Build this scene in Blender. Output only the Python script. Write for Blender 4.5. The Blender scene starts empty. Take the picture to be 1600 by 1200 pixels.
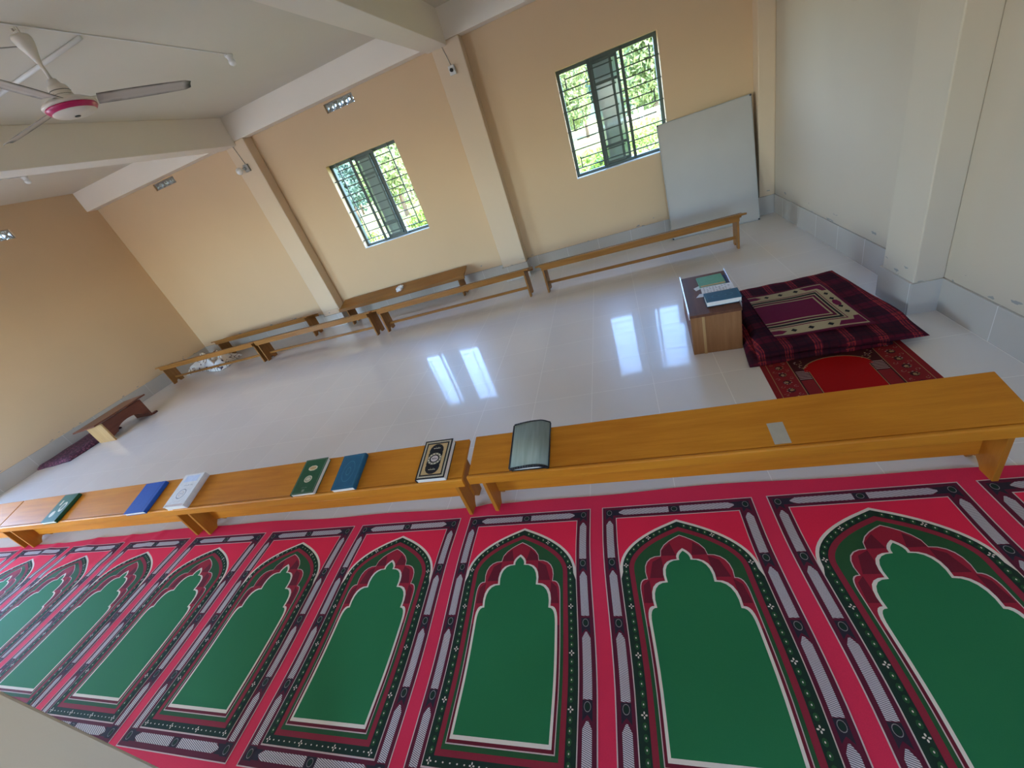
import bpy, bmesh, math, random
from mathutils import Matrix, Vector
random.seed(7)
SC = bpy.context.scene
COL = SC.collection
PI = math.pi
# ------------------------------------------------------------------ camera
cam_d = bpy.data.cameras.new('camera')
cam = bpy.data.objects.new('camera', cam_d)
COL.objects.link(cam)
def rot3(a, b, c):
    return Matrix.Rotation(a, 3, 'Z') @ Matrix.Rotation(b, 3, 'X') @ Matrix.Rotation(c, 3, 'Z')
cam.matrix_world = Matrix.Translation((0, 0, 1.6)) @ rot3(0.361785251, 1.05701172, -0.360216671).to_4x4()
cam_d.sensor_fit = 'HORIZONTAL'
cam_d.sensor_width = 36.0
cam_d.lens = 638.86 / 1600 * 36
cam_d.clip_start = 0.02
cam_d.clip_end = 500
SC.camera = cam
# ------------------------------------------------------------------ light
SC.view_settings.view_transform = 'Standard'
SC.view_settings.look = 'None'
SC.view_settings.gamma = 1
SC.view_settings.use_curve_mapping = False
SC.view_settings.exposure = 2.45
w = bpy.data.worlds.new('sky')
SC.world = w
w.use_nodes = True
nt = w.node_tree
bg = nt.nodes['Background']
sky = nt.nodes.new('ShaderNodeTexSky')
sky.sky_type = 'NISHITA'
sky.sun_disc = False
sky.sun_elevation = math.radians(52)
sky.sun_rotation = math.radians(120)
sky.air_density = 1.0
sky.dust_density = 0.7
tint = nt.nodes.new('ShaderNodeMix'); tint.data_type = 'RGBA'; tint.blend_type = 'MULTIPLY'; tint.inputs[0].default_value = 1
nt.links.new(sky.outputs[0], tint.inputs[6]); tint.inputs[7].default_value = (.85, .965, 1.09, 1)
nt.links.new(tint.outputs[2], bg.inputs[0])
bg.inputs[1].default_value = 0.85
sd = bpy.data.lights.new('sun', 'SUN')
sd.energy = 4.2
sd.angle = math.radians(0.6)
sd.color = (1.0, 0.94, 0.84)
sun = bpy.data.objects.new('sun', sd)
COL.objects.link(sun)
sun.rotation_euler = Vector((-0.62, 0.42, -0.95)).to_track_quat('-Z', 'Y').to_euler()
SC.cycles.max_bounces = 12
SC.cycles.diffuse_bounces = 7
SC.cycles.glossy_bounces = 4
SC.cycles.transmission_bounces = 6
SC.cycles.transparent_max_bounces = 8
SC.cycles.sample_clamp_indirect = 6
SC.cycles.use_denoising = True
SC.cycles.caustics_reflective = False
SC.cycles.caustics_refractive = False

# ------------------------------------------------------------------ room numbers (metres)
XL, XR = -7.44, 1.685
YB, YF = 5.515, -2.6
ZC = 2.91
SK = 0.20
WT = 0.15
TILE = 0.4065

# openings (window_1 left bay, window_2 right bay)
WIN = [(-3.457, -2.410, 0.945, 2.03), (-0.366, 0.683, 0.95, 2.035)]
VENTS = [(-3.10, -2.69, 2.525, 2.622), (-6.19, -5.775, 2.545, 2.63)]
LVENT = (3.93, 4.35, 2.525, 2.64)
LDOOR = (0.30, 1.75, 0.0, 2.15)
FOPEN = [(-6.8, -4.9, 0.0, 2.3), (0.1, 1.15, 0.95, 2.03)]  # unseen front-wall openings, added and sized to let daylight into the room
ROPEN = []

def portal(loc, rot, sx, sy):
    d = bpy.data.lights.new('daylight_portal', 'AREA')
    d.shape = 'RECTANGLE'; d.size = sx; d.size_y = sy
    d.cycles.is_portal = True
    o = bpy.data.objects.new('daylight_portal', d)
    o.location = loc; o.rotation_euler = rot
    COL.objects.link(o)
for a in WIN:
    portal(((a[0]+a[1])/2, YB+WT+.02, (a[2]+a[3])/2), (-PI/2, 0, 0), a[1]-a[0], a[3]-a[2])
for a in FOPEN:
    portal(((a[0]+a[1])/2, YF-WT-.02, (a[2]+a[3])/2), (PI/2, 0, 0), a[1]-a[0], a[3]-a[2])
portal((XL-WT-.02, (LDOOR[0]+LDOOR[1])/2, 1.075), (0, -PI/2, 0), 2.15, LDOOR[1]-LDOOR[0])
for a in ROPEN:
    portal((XR+WT+.02, (a[0]+a[1])/2, (a[2]+a[3])/2), (0, PI/2, 0), a[3]-a[2], a[1]-a[0])

# ------------------------------------------------------------------ materials
MATS = {}
def newmat(name):
    m = bpy.data.materials.new(name); m.use_nodes = True
    MATS[name] = m
    return m, m.node_tree, m.node_tree.nodes['Principled BSDF']
def N(t, typ, **kw):
    n = t.nodes.new(typ)
    for k, v in kw.items(): setattr(n, k, v)
    return n
def L(t, a, b): t.links.new(a, b)
def mathn(t, op, a, b=None, c=None):
    n = N(t, 'ShaderNodeMath', operation=op)
    for i, v in enumerate((a, b, c)):
        if v is None: continue
        if isinstance(v, (int, float)): n.inputs[i].default_value = v
        else: L(t, v, n.inputs[i])
    return n.outputs[0]
def mixc(t, fac, c1, c2):
    n = N(t, 'ShaderNodeMix', data_type='RGBA')
    if isinstance(fac, (int, float)): n.inputs[0].default_value = fac
    else: L(t, fac, n.inputs[0])
    for i, c in ((6, c1), (7, c2)):
        if isinstance(c, tuple): n.inputs[i].default_value = (*c[:3], 1)
        else: L(t, c, n.inputs[i])
    return n.outputs[2]
def noise(t, scale, detail=3, vec=None, rough=.5, sc=None):
    if sc is not None:
        mp = N(t, 'ShaderNodeMapping'); mp.inputs['Scale'].default_value = sc
        if vec is None:
            vec = N(t, 'ShaderNodeTexCoord').outputs['Object']
        L(t, vec, mp.inputs[0]); vec = mp.outputs[0]
    elif vec is None:
        vec = N(t, 'ShaderNodeTexCoord').outputs['Object']
    n = N(t, 'ShaderNodeTexNoise'); n.inputs['Scale'].default_value = scale
    n.inputs['Detail'].default_value = detail; n.inputs['Roughness'].default_value = rough
    L(t, vec, n.inputs['Vector'])
    return n.outputs['Fac']
def bump(t, b, h, strength=.2, dist=.01):
    n = N(t, 'ShaderNodeBump'); n.inputs['Strength'].default_value = strength
    n.inputs['Distance'].default_value = dist
    L(t, h, n.inputs['Height']); L(t, n.outputs[0], b.inputs['Normal'])
def flat(name, col, rough=.5, metal=0.0, var=.06, nscale=25, spec=.5, coat=0, bstr=0):
    m, t, b = newmat(name)
    f = noise(t, nscale)
    d = tuple(max(0, c*(1-var*2)) for c in col); u = tuple(min(1, c*(1+var*2)) for c in col)
    L(t, mixc(t, f, d, u), b.inputs['Base Color'])
    b.inputs['Roughness'].default_value = rough
    b.inputs['Metallic'].default_value = metal
    b.inputs['Specular IOR Level'].default_value = spec
    b.inputs['Coat Weight'].default_value = coat
    if bstr: bump(t, b, noise(t, nscale*6), bstr, .004)
    return m
def wood(name, c1, c2, rough=.32, axis=0, scale=1.0):
    m, t, b = newmat(name)
    s = [14*scale]*3; s[axis] = 1.1*scale
    f = noise(t, 2.2, 6, sc=tuple(s), rough=.6)
    f2 = noise(t, 1.3, 2)
    f3 = noise(t, 9, 3, sc=tuple(v*3 for v in s))
    k = mathn(t, 'ADD', mathn(t, 'MULTIPLY', f, .7), mathn(t, 'MULTIPLY', f2, .45))
    k = mathn(t, 'ADD', k, mathn(t, 'MULTIPLY', f3, .15))
    r = N(t, 'ShaderNodeValToRGB')
    r.color_ramp.elements[0].position = .42; r.color_ramp.elements[0].color = (*c1, 1)
    r.color_ramp.elements[1].position = .85; r.color_ramp.elements[1].color = (*c2, 1)
    L(t, k, r.inputs[0]); L(t, r.outputs[0], b.inputs['Base Color'])
    b.inputs['Roughness'].default_value = rough
    b.inputs['Coat Weight'].default_value = .05
    b.inputs['Coat Roughness'].default_value = .2
    b.inputs['Specular IOR Level'].default_value = .18
    bump(t, b, f3, .12, .002)
    return m
def wallpaint(name, col, stain=True):
    m, t, b = newmat(name)
    f = noise(t, 1.1, 4)
    c = mixc(t, f, tuple(v*.93 for v in col), tuple(min(1, v*1.06) for v in col))
    if stain:   # flaked paint just above the tiled skirting
        sx = N(t, 'ShaderNodeSeparateXYZ'); tc = N(t, 'ShaderNodeTexCoord')
        L(t, tc.outputs['Object'], sx.inputs[0])
        z = sx.outputs[2]
        band = mathn(t, 'MULTIPLY', mathn(t, 'LESS_THAN', z, .27), mathn(t, 'GREATER_THAN', z, .19))
        nz = noise(t, 9, 3, sc=(1.0, 1.0, 3.0))
        flk = mathn(t, 'MULTIPLY', band, mathn(t, 'GREATER_THAN', nz, .66))
        c = mixc(t, flk, c, (.30, .29, .27))
    L(t, c, b.inputs['Base Color'])
    b.inputs['Roughness'].default_value = .75
    b.inputs['Specular IOR Level'].default_value = .3
    bump(t, b, noise(t, 70, 3), .1, .003)
    return m
def tiles(name, col, grout, ax, off=(0, 0, 0), rough=.1, gw=.004, spec=.5, coat=0):
    """glazed tile with grout lines on the given axes of world/object space"""
    m, t, b = newmat(name)
    tc = N(t, 'ShaderNodeTexCoord'); sx = N(t, 'ShaderNodeSeparateXYZ')
    L(t, tc.outputs['Object'], sx.inputs[0])
    line = None; cell = []
    for a in ax:
        v = mathn(t, 'DIVIDE', mathn(t, 'SUBTRACT', sx.outputs[a], off[a]), TILE)
        fr = mathn(t, 'ABSOLUTE', mathn(t, 'SUBTRACT', mathn(t, 'FRACT', mathn(t, 'ADD', v, .5)), .5))
        ln = mathn(t, 'LESS_THAN', fr, gw/2/TILE)
        line = ln if line is None else mathn(t, 'MAXIMUM', line, ln)
        cell.append(mathn(t, 'FLOOR', v))
    cmb = N(t, 'ShaderNodeCombineXYZ')
    for i, cc in enumerate(cell): L(t, cc, cmb.inputs[i])
    wn = N(t, 'ShaderNodeTexWhiteNoise'); L(t, cmb.outputs[0], wn.inputs['Vector'])
    f = mathn(t, 'ADD', mathn(t, 'MULTIPLY', wn.outputs['Value'], .35), mathn(t, 'MULTIPLY', noise(t, 3, 5), .65))
    c = mixc(t, f, tuple(v*.94 for v in col), tuple(v*1.05 for v in col))
    c = mixc(t, line, c, grout)
    L(t, c, b.inputs['Base Color'])
    r = mathn(t, 'ADD', mathn(t, 'MULTIPLY', line, .4), rough)
    r = mathn(t, 'ADD', r, mathn(t, 'MULTIPLY', noise(t, 2.2, 4), .05))
    L(t, r, b.inputs['Roughness'])
    b.inputs['Specular IOR Level'].default_value = spec
    if coat:
        b.inputs['Coat Weight'].default_value = coat; b.inputs['Coat Roughness'].default_value = .07; b.inputs['Coat IOR'].default_value = 1.6
    h = mathn(t, 'ADD', mathn(t, 'MULTIPLY', noise(t, 5, 2), .25), mathn(t, 'SUBTRACT', 1.0, line))
    bump(t, b, h, .05, .002)
    return m
def stripes(name, ca, cb, per=.0052):
    m, t, b = newmat(name)
    tc = N(t, 'ShaderNodeTexCoord'); sx = N(t, 'ShaderNodeSeparateXYZ')
    L(t, tc.outputs['Object'], sx.inputs[0])
    v = mathn(t, 'DIVIDE', mathn(t, 'ADD', sx.outputs[1], mathn(t, 'MULTIPLY', sx.outputs[0], .35)), per)
    k = mathn(t, 'GREATER_THAN', mathn(t, 'FRACT', v), .46)
    L(t, mixc(t, k, ca, cb), b.inputs['Base Color'])
    b.inputs['Roughness'].default_value = .9
    return m
def cloth(name, col, var=.12, rough=.68, sheen=.0):
    m, t, b = newmat(name)
    f = mathn(t, 'ADD', mathn(t, 'MULTIPLY', noise(t, 420, 2), .6), mathn(t, 'MULTIPLY', noise(t, 3.2, 3), .4))
    L(t, mixc(t, f, tuple(c*(1-var*1.6) for c in col), tuple(min(1, c*(1+var*1.6)) for c in col)), b.inputs['Base Color'])
    b.inputs['Roughness'].default_value = rough
    b.inputs['Specular IOR Level'].default_value = .07
    b.inputs['Sheen Weight'].default_value = sheen
    bump(t, b, noise(t, 260, 2), .10, .001)
    return m
def glass(name, col, rough=.0, alpha=.25):
    m, t, b = newmat(name)
    out = t.nodes['Material Output']
    tr = N(t, 'ShaderNodeBsdfTransparent'); tr.inputs[0].default_value = (*col, 1)
    mx = N(t, 'ShaderNodeMixShader'); mx.inputs[0].default_value = alpha
    b.inputs['Base Color'].default_value = (*col, 1); b.inputs['Roughness'].default_value = .08
    L(t, tr.outputs[0], mx.inputs[1]); L(t, b.outputs[0], mx.inputs[2]); L(t, mx.outputs[0], out.inputs[0])
    return m
def leafmat(name, c1, c2):
    m, t, b = newmat(name)
    f = noise(t, 1.7, 3)
    L(t, mixc(t, f, c1, c2), b.inputs['Base Color'])
    b.inputs['Roughness'].default_value = .6
    out = t.nodes['Material Output']
    tl = N(t, 'ShaderNodeBsdfTranslucent'); L(t, mixc(t, f, c1, c2), tl.inputs[0])
    mx = N(t, 'ShaderNodeMixShader'); mx.inputs[0].default_value = .4
    L(t, b.outputs[0], mx.inputs[1]); L(t, tl.outputs[0], mx.inputs[2]); L(t, mx.outputs[0], out.inputs[0])
    return m

CREAM = (.65, .465, .285)
m_wall = wallpaint('cream_wall_paint', CREAM)
m_col = wallpaint('pilaster_paint', (.68, .53, .37))
m_wallr = wallpaint('pale_wall_paint', (.53, .45, .35))
m_beam = wallpaint('white_beam_paint', (.82, .745, .64), False)
m_ceil = wallpaint('grey_white_ceiling_paint', (.69, .635, .54), False)
m_pillar = wallpaint('pillar_paint', (.57, .485, .38), False)
m_floor = tiles('grey_floor_tile', (.76, .70, .635), (.92, .87, .80), (0, 1), (.045, 2.342, 0), .33, .0036, .6, .52)
m_skx = tiles('skirting_tile_along_x', (.47, .43, .38), (.6, .58, .55), (0,), (.13, 0, 0), .22)
m_sky = tiles('skirting_tile_along_y', (.47, .43, .38), (.6, .58, .55), (1,), (0, 2.24, 0), .22)
m_white = flat('white_enamel', (.74, .72, .68), .3, var=.03)
m_wire = flat('grey_wire_casing', (.36, .35, .32), .6)
m_conduit = flat('white_conduit', (.72, .70, .66), .45, var=.03)
m_bench = wood('orange_varnished_wood', (.47, .145, .009), (.66, .25, .020), .50)
m_bench_f = wood('brown_varnished_wood', (.22, .085, .018), (.35, .155, .038), .33)
m_leg = wood('varnished_leg_wood', (.36, .115, .010), (.50, .19, .022), .42, axis=2)
m_leg_f = wood('brown_leg_wood', (.22, .09, .022), (.34, .155, .045), .42, axis=2)
m_desk = wood('dark_brown_desk_wood', (.085, .028, .014), (.17, .065, .03), .55, axis=1)
m_desk2 = wood('mid_brown_desk_wood', (.22, .095, .035), (.34, .16, .065), .35, axis=2)
m_stool = wood('dark_red_wood', (.10, .028, .015), (.17, .055, .03), .35, axis=1)
m_pine = wood('yellow_pine_panel', (.38, .21, .08), (.50, .31, .13), .45, axis=2)
m_alu = flat('pale_aluminium', (.75, .76, .78), .3, 1.0, .02)
m_frame = flat('dark_green_window_frame', (.06, .085, .07), .45, var=.05)
m_grille = flat('grille_paint', (.045, .06, .05), .5, var=.05)
m_glass = glass('tinted_glass', (.55, .62, .60), alpha=.35)
m_page = flat('book_page_block', (.80, .77, .68), .8, var=.03, nscale=60)
m_paper = flat('white_paper', (.80, .80, .82), .8, var=.02)
m_board = flat('whiteboard_surface', (.42, .385, .34), .4, var=.04, nscale=3)
m_black = flat('black_plastic', (.02, .02, .02), .4)
m_dark = flat('dark_board_back', (.10, .105, .09), .7)
m_tape = flat('grey_adhesive_tape', (.42, .36, .27), .35, var=.05)

# ------------------------------------------------------------------ mesh helpers
def mesh_obj(name, bm, mats, parent=None, smooth=False, bevel=0):
    me = bpy.data.meshes.new(name)
    bm.normal_update()
    bm.to_mesh(me); bm.free()
    if not isinstance(mats, (list, tuple)): mats = [mats]
    for m in mats: me.materials.append(m)
    if smooth:
        for p in me.polygons: p.use_smooth = True
    o = bpy.data.objects.new(name, me); COL.objects.link(o)
    if parent: o.parent = parent
    if bevel:
        b = o.modifiers.new('bevel', 'BEVEL'); b.width = bevel; b.segments = 2
        b.limit_method = 'ANGLE'; b.angle_limit = math.radians(40)
    return o
def tag(o, label, cat, group=None):
    o['label'] = label; o['category'] = cat
    if group: o['group'] = group
    return o
def thing(name, label, cat, loc=(0, 0, 0), rz=0, group=None):
    o = bpy.data.objects.new(name, None); COL.objects.link(o)
    o.empty_display_size = .1
    o.location = loc; o.rotation_euler = (0, 0, rz)
    return tag(o, label, cat, group)
def struct(o): o['kind'] = 'structure'; return o
def copy_tree(o, parent=None):
    c = o.copy(); COL.objects.link(c); c.parent = parent
    for ch in list(o.children): copy_tree(ch, c)
    return c
def box(bm, x0, x1, y0, y1, z0, z1, mi=0):
    vs = [bm.verts.new((x, y, z)) for z in (z0, z1) for y in (y0, y1) for x in (x0, x1)]
    fs = []
    for q in ((0, 2, 3, 1), (4, 5, 7, 6), (0, 1, 5, 4), (2, 6, 7, 3), (0, 4, 6, 2), (1, 3, 7, 5)):
        f = bm.faces.new([vs[i] for i in q]); f.material_index = mi; fs.append(f)
    return vs
def prism(bm, pts, a0, a1, axis='y', mi=0):
    """extrude a 2-D outline along an axis; pts are the two other coordinates"""
    def P(p, a):
        if axis == 'x': return (a, p[0], p[1])
        if axis == 'y': return (p[0], a, p[1])
        return (p[0], p[1], a)
    A = [bm.verts.new(P(p, a0)) for p in pts]; B = [bm.verts.new(P(p, a1)) for p in pts]
    n = len(pts); fs = [bm.faces.new(A), bm.faces.new(B[::-1])]
    for i in range(n): fs.append(bm.faces.new((A[i], A[(i+1) % n], B[(i+1) % n], B[i])))
    for f in fs: f.material_index = mi
    bmesh.ops.recalc_face_normals(bm, faces=fs)
def tube(bm, p0, p1, r0, r1=None, n=12, mi=0, caps=True):
    r1 = r0 if r1 is None else r1
    p0, p1 = Vector(p0), Vector(p1); d = (p1-p0).normalized()
    a = d.orthogonal().normalized(); b = d.cross(a)
    R = [[bm.verts.new(p + r*(math.cos(2*PI*i/n)*a + math.sin(2*PI*i/n)*b)) for i in range(n)] for p, r in ((p0, r0), (p1, r1))]
    fs = [bm.faces.new((R[0][i], R[0][(i+1) % n], R[1][(i+1) % n], R[1][i])) for i in range(n)]
    if caps: fs += [bm.faces.new(R[0][::-1]), bm.faces.new(R[1])]
    for f in fs: f.material_index = mi; f.smooth = True
def lathe(bm, prof, n=40, mi=0, c=(0, 0, 0)):
    rings = []
    for r, z in prof:
        rings.append([bm.verts.new((c[0]+r*math.cos(2*PI*i/n), c[1]+r*math.sin(2*PI*i/n), c[2]+z)) for i in range(n)] if r > 1e-5 else [bm.verts.new((c[0], c[1], c[2]+z))])
    for k in range(len(rings)-1):
        A, B = rings[k], rings[k+1]
        for i in range(n):
            j = (i+1) % n
            if len(A) == 1 and len(B) == 1: continue
            if len(A) == 1: f = bm.faces.new((A[0], B[j], B[i]))
            elif len(B) == 1: f = bm.faces.new((A[i], A[j], B[0]))
            else: f = bm.faces.new((A[i], A[j], B[j], B[i]))
            f.material_index = mi; f.smooth = True
def poly(bm, pts, z, mi=0, holes=None):
    f = bm.faces.new([bm.verts.new((p[0], p[1], z)) for p in pts])
    f.normal_update()
    if f.normal.z < 0: f.normal_flip()
    f.material_index = mi
    return f
def rect(x0, y0, x1, y1): return [(x0, y0), (x1, y0), (x1, y1), (x0, y1)]
def ell(cx, cy, rx, ry, n=14, ph=0): return [(cx+rx*math.cos(2*PI*i/n+ph), cy+ry*math.sin(2*PI*i/n+ph)) for i in range(n)]
def wall_cells(bm, a0, a1, z0, z1, holes, mk):
    A = sorted({a0, a1, *[h[0] for h in holes], *[h[1] for h in holes]})
    Z = sorted({z0, z1, *[h[2] for h in holes], *[h[3] for h in holes]})
    for i in range(len(A)-1):
        for j in range(len(Z)-1):
            ca, cz = (A[i]+A[i+1])/2, (Z[j]+Z[j+1])/2
            if any(h[0] < ca < h[1] and h[2] < cz < h[3] for h in holes): continue
            mk(bm, A[i], A[i+1], Z[j], Z[j+1])

# ------------------------------------------------------------------ the room shell
bm = bmesh.new(); box(bm, XL-WT, XR+WT, YF-WT, YB+WT, -.12, 0)
struct(mesh_obj('floor', bm, m_floor))
bm = bmesh.new(); box(bm, XL-WT, XR+WT, YF-WT-.9, YB+WT+.35, ZC, ZC+.15)
struct(mesh_obj('ceiling', bm, m_ceil))
bm = bmesh.new()
wall_cells(bm, XL-WT, XR+WT, 0, ZC, WIN+VENTS, lambda b, a, c, d, e: box(b, a, c, YB, YB+WT, d, e))
struct(mesh_obj('wall_back', bm, m_wall))
bm = bmesh.new()
wall_cells(bm, YF, YB, 0, ZC, [LVENT, LDOOR], lambda b, a, c, d, e: box(b, XL-WT, XL, a, c, d, e))
struct(mesh_obj('wall_left', bm, m_wall))
bm = bmesh.new()
wall_cells(bm, YF, YB, 0, ZC, ROPEN, lambda b, a, c, d, e: box(b, XR, XR+WT, a, c, d, e))
struct(mesh_obj('wall_right', bm, m_wallr))
bm = bmesh.new()
wall_cells(bm, XL-WT, XR+WT, 0, ZC, FOPEN, lambda b, a, c, d, e: box(b, a, c, YF-WT, YF, d, e))
struct(mesh_obj('wall_front', bm, m_wall))
YC = 5.355
COLS = [(-4.584, -4.266), (-1.552, -1.227), (1.53, XR)]
k = 1
for i, (a, b_) in enumerate(COLS):
    bm = bmesh.new(); box(bm, a, b_, YC, YB, SK-.02, 2.645)
    if i == 0:      # rough lump of plaster at its foot
        box(bm, a+.045, b_-.02, YC-.010, YC+.02, SK, SK+.075)
    struct(mesh_obj(f'trim_{k}', bm, m_col, bevel=.008)); k += 1
bm = bmesh.new(); box(bm, 1.542, XR, 2.643, 2.953, SK-.02, ZC)
struct(mesh_obj(f'trim_{k}', bm, m_wallr, bevel=.006)); k += 1
# beam along the back wall, and the two cross beams
bm = bmesh.new(); box(bm, XL, XR, YC, YB, 2.645, ZC)
struct(mesh_obj(f'trim_{k}', bm, m_beam, bevel=.004)); k += 1
for a, b_ in ((-4.64, -4.41), (-1.60, -1.37)):
    bm = bmesh.new(); box(bm, a, b_, YF, YC, 2.60, ZC)
    struct(mesh_obj(f'trim_{k}', bm, m_beam, bevel=.004)); k += 1
# pillar beside the camera
bm = bmesh.new(); box(bm, -1.42, -1.10, -.19, .128, 0, ZC)
struct(mesh_obj(f'trim_{k}', bm, m_pillar, bevel=.004)); k += 1
# window sills / rims of pale plaster
# tiled skirting
T = .013
bm = bmesh.new()
xs = [XL] + [v for c in COLS for v in c]
segs = [(XL, COLS[0][0]), (COLS[0][1], COLS[1][0]), (COLS[1][1], COLS[2][0])]
for a, b_ in segs: box(bm, a, b_, YB-T, YB, 0, SK)
for a, b_ in COLS: box(bm, a-T, b_+T if b_ < 1.6 else XR, YC-T, YB, 0, SK)
struct(mesh_obj('baseboard_back', bm, m_skx, bevel=.002))
bm = bmesh.new(); box(bm, XL, XL+T, LDOOR[1], YB-T, 0, SK); box(bm, XL, XL+T, YF, LDOOR[0], 0, SK)
struct(mesh_obj('baseboard_left', bm, m_sky, bevel=.002))
bm = bmesh.new()
box(bm, XR-T, XR, YF, YC-T, 0, SK); box(bm, 1.542-T, XR, 2.643-T, 2.953+T, 0, SK)
struct(mesh_obj('baseboard_right', bm, m_sky, bevel=.002))

# ------------------------------------------------------------------ windows
def window(n, x0, x1, z0, z1, c0, c1, c2):
    """c0..c2: fractions of the width where the stacked sliding sashes stand"""
    w_ = x1-x0; h = z1-z0
    root = bpy.data.objects.new(f'window_{n}', None); COL.objects.link(root)
    root.location = (x0, YB, z0); struct(root)
    yf = .085
    bm = bmesh.new()
    fw = .035
    box(bm, 0, fw, yf, yf+.055, 0, h); box(bm, w_-fw, w_, yf, yf+.055, 0, h)
    box(bm, fw, w_-fw, yf, yf+.055, 0, fw); box(bm, fw, w_-fw, yf, yf+.055, h-fw, h)
    mesh_obj('window_frame', bm, m_frame, root, bevel=.002)
    # two sliding sashes pushed together in the middle
    for si, (a, b_, yy) in enumerate(((c0*w_, c1*w_, yf+.008), (c0*w_+.05, c2*w_, yf+.032))):
        bm = bmesh.new(); s = .028
        box(bm, a, a+s, yy, yy+.018, fw, h-fw); box(bm, b_-s, b_, yy, yy+.018, fw, h-fw)
        for z in (fw, h*.19, h*.76, h-fw-s): box(bm, a+s, b_-s, yy+.001, yy+.017, z, z+s)
        so = mesh_obj('sliding_sash', bm, m_frame, root, bevel=.0015)
        bm = bmesh.new(); box(bm, a+s, b_-s, yy+.007, yy+.011, fw, h-fw)
        mesh_obj('window_pane', bm, m_glass, so)
    # iron grille in front of them
    bm = bmesh.new(); g = .035; t = .012
    nb = 11
    for i in range(1, nb):
        z = h*i/nb
        if i % 2: box(bm, -.012, w_+.012, g, g+t, z-t/2, z+t/2)
        else:
            for a, b_ in ((.085, .60), (.63, w_-.085)) if n == 2 else ((.11, .60), (.63, w_-.13)):
                box(bm, a, b_, g+.001, g+t-.001, z-t/2, z+t/2)
    for xg in ((.085, w_-.085) if n == 2 else (.13, w_-.13)):
        for i in range(1, nb-1, 2):
            if n == 2 and i % 4 == 3: continue
            box(bm, xg-t/2, xg+t/2, g+t, g+2*t, h*i/nb, h*(i+2)/nb if n == 1 else h*(i+1)/nb+.02)
    for f in (.333, .655): box(bm, f*w_-.016, f*w_+.016, g-.004, g+.002+t, .01, h-.01)
    mesh_obj('window_grille', bm, m_grille, root)
    bm = bmesh.new(); box(bm, -.004, w_+.004, -.006, .08, -.004, .004)
    mesh_obj('window_sill', bm, m_white, root, bevel=.002)
    return root
window(1, *WIN[0], .36, .58, .60)
window(2, *WIN[1], .345, .56, .62)

# ventilator blocks: pierced cement lattice
def vent(name, label, loc, w_, h, rz, grp):
    r = thing(name, label, 'air vent', loc, rz, grp)
    bm = bmesh.new(); t = .013; d0, d1 = .03, .08
    box(bm, 0, w_, d0, d1, 0, t*.6); box(bm, 0, w_, d0, d1, h-t*.6, h)
    nx = int(round(w_/.052)); cw = w_/nx
    for i in range(nx+1):
        x = min(max(i*cw, t*.4), w_-t*.4); box(bm, x-t*.4, x+t*.4, d0, d1, 0, h)
    for i in range(nx):
        for j in range(2):
            x0, z0, x1, z1 = i*cw, j*h/2, (i+1)*cw, (j+1)*h/2
            if (i+j) % 2: z0, z1 = z1, z0
            dx, dz = x1-x0, z1-z0; l = math.hypot(dx, dz); nxn, nz = -dz/l*t*.45, dx/l*t*.45
            prism(bm, [(x0+nxn, z0+nz), (x1+nxn, z1+nz), (x1-nxn, z1-nz), (x0-nxn, z0-nz)], d0+.004, d1-.004, 'y')
            lathe_c = (x0+x1)/2, (z0+z1)/2
            prism(bm, ell(*lathe_c, .009, .013, 8), d0+.002, d1-.002, 'y')
    mesh_obj('lattice', bm, m_wire, r)
    return r
vent('vent_block', 'pierced lattice vent high on the wall above the left window', (VENTS[0][0], YB, VENTS[0][2]), VENTS[0][1]-VENTS[0][0], VENTS[0][3]-VENTS[0][2], 0, 'lattice vents under the beams')
vent('vent_block', 'pierced lattice vent high in the windowless bay of the back wall', (VENTS[1][0], YB, VENTS[1][2]), VENTS[1][1]-VENTS[1][0], VENTS[1][3]-VENTS[1][2], 0, 'lattice vents under the beams')
vent('vent_block', 'pierced lattice vent at the top of the left wall, cut by the photo edge', (XL, LVENT[0], LVENT[2]), LVENT[1]-LVENT[0], LVENT[3]-LVENT[2], PI/2, 'lattice vents under the beams')

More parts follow.
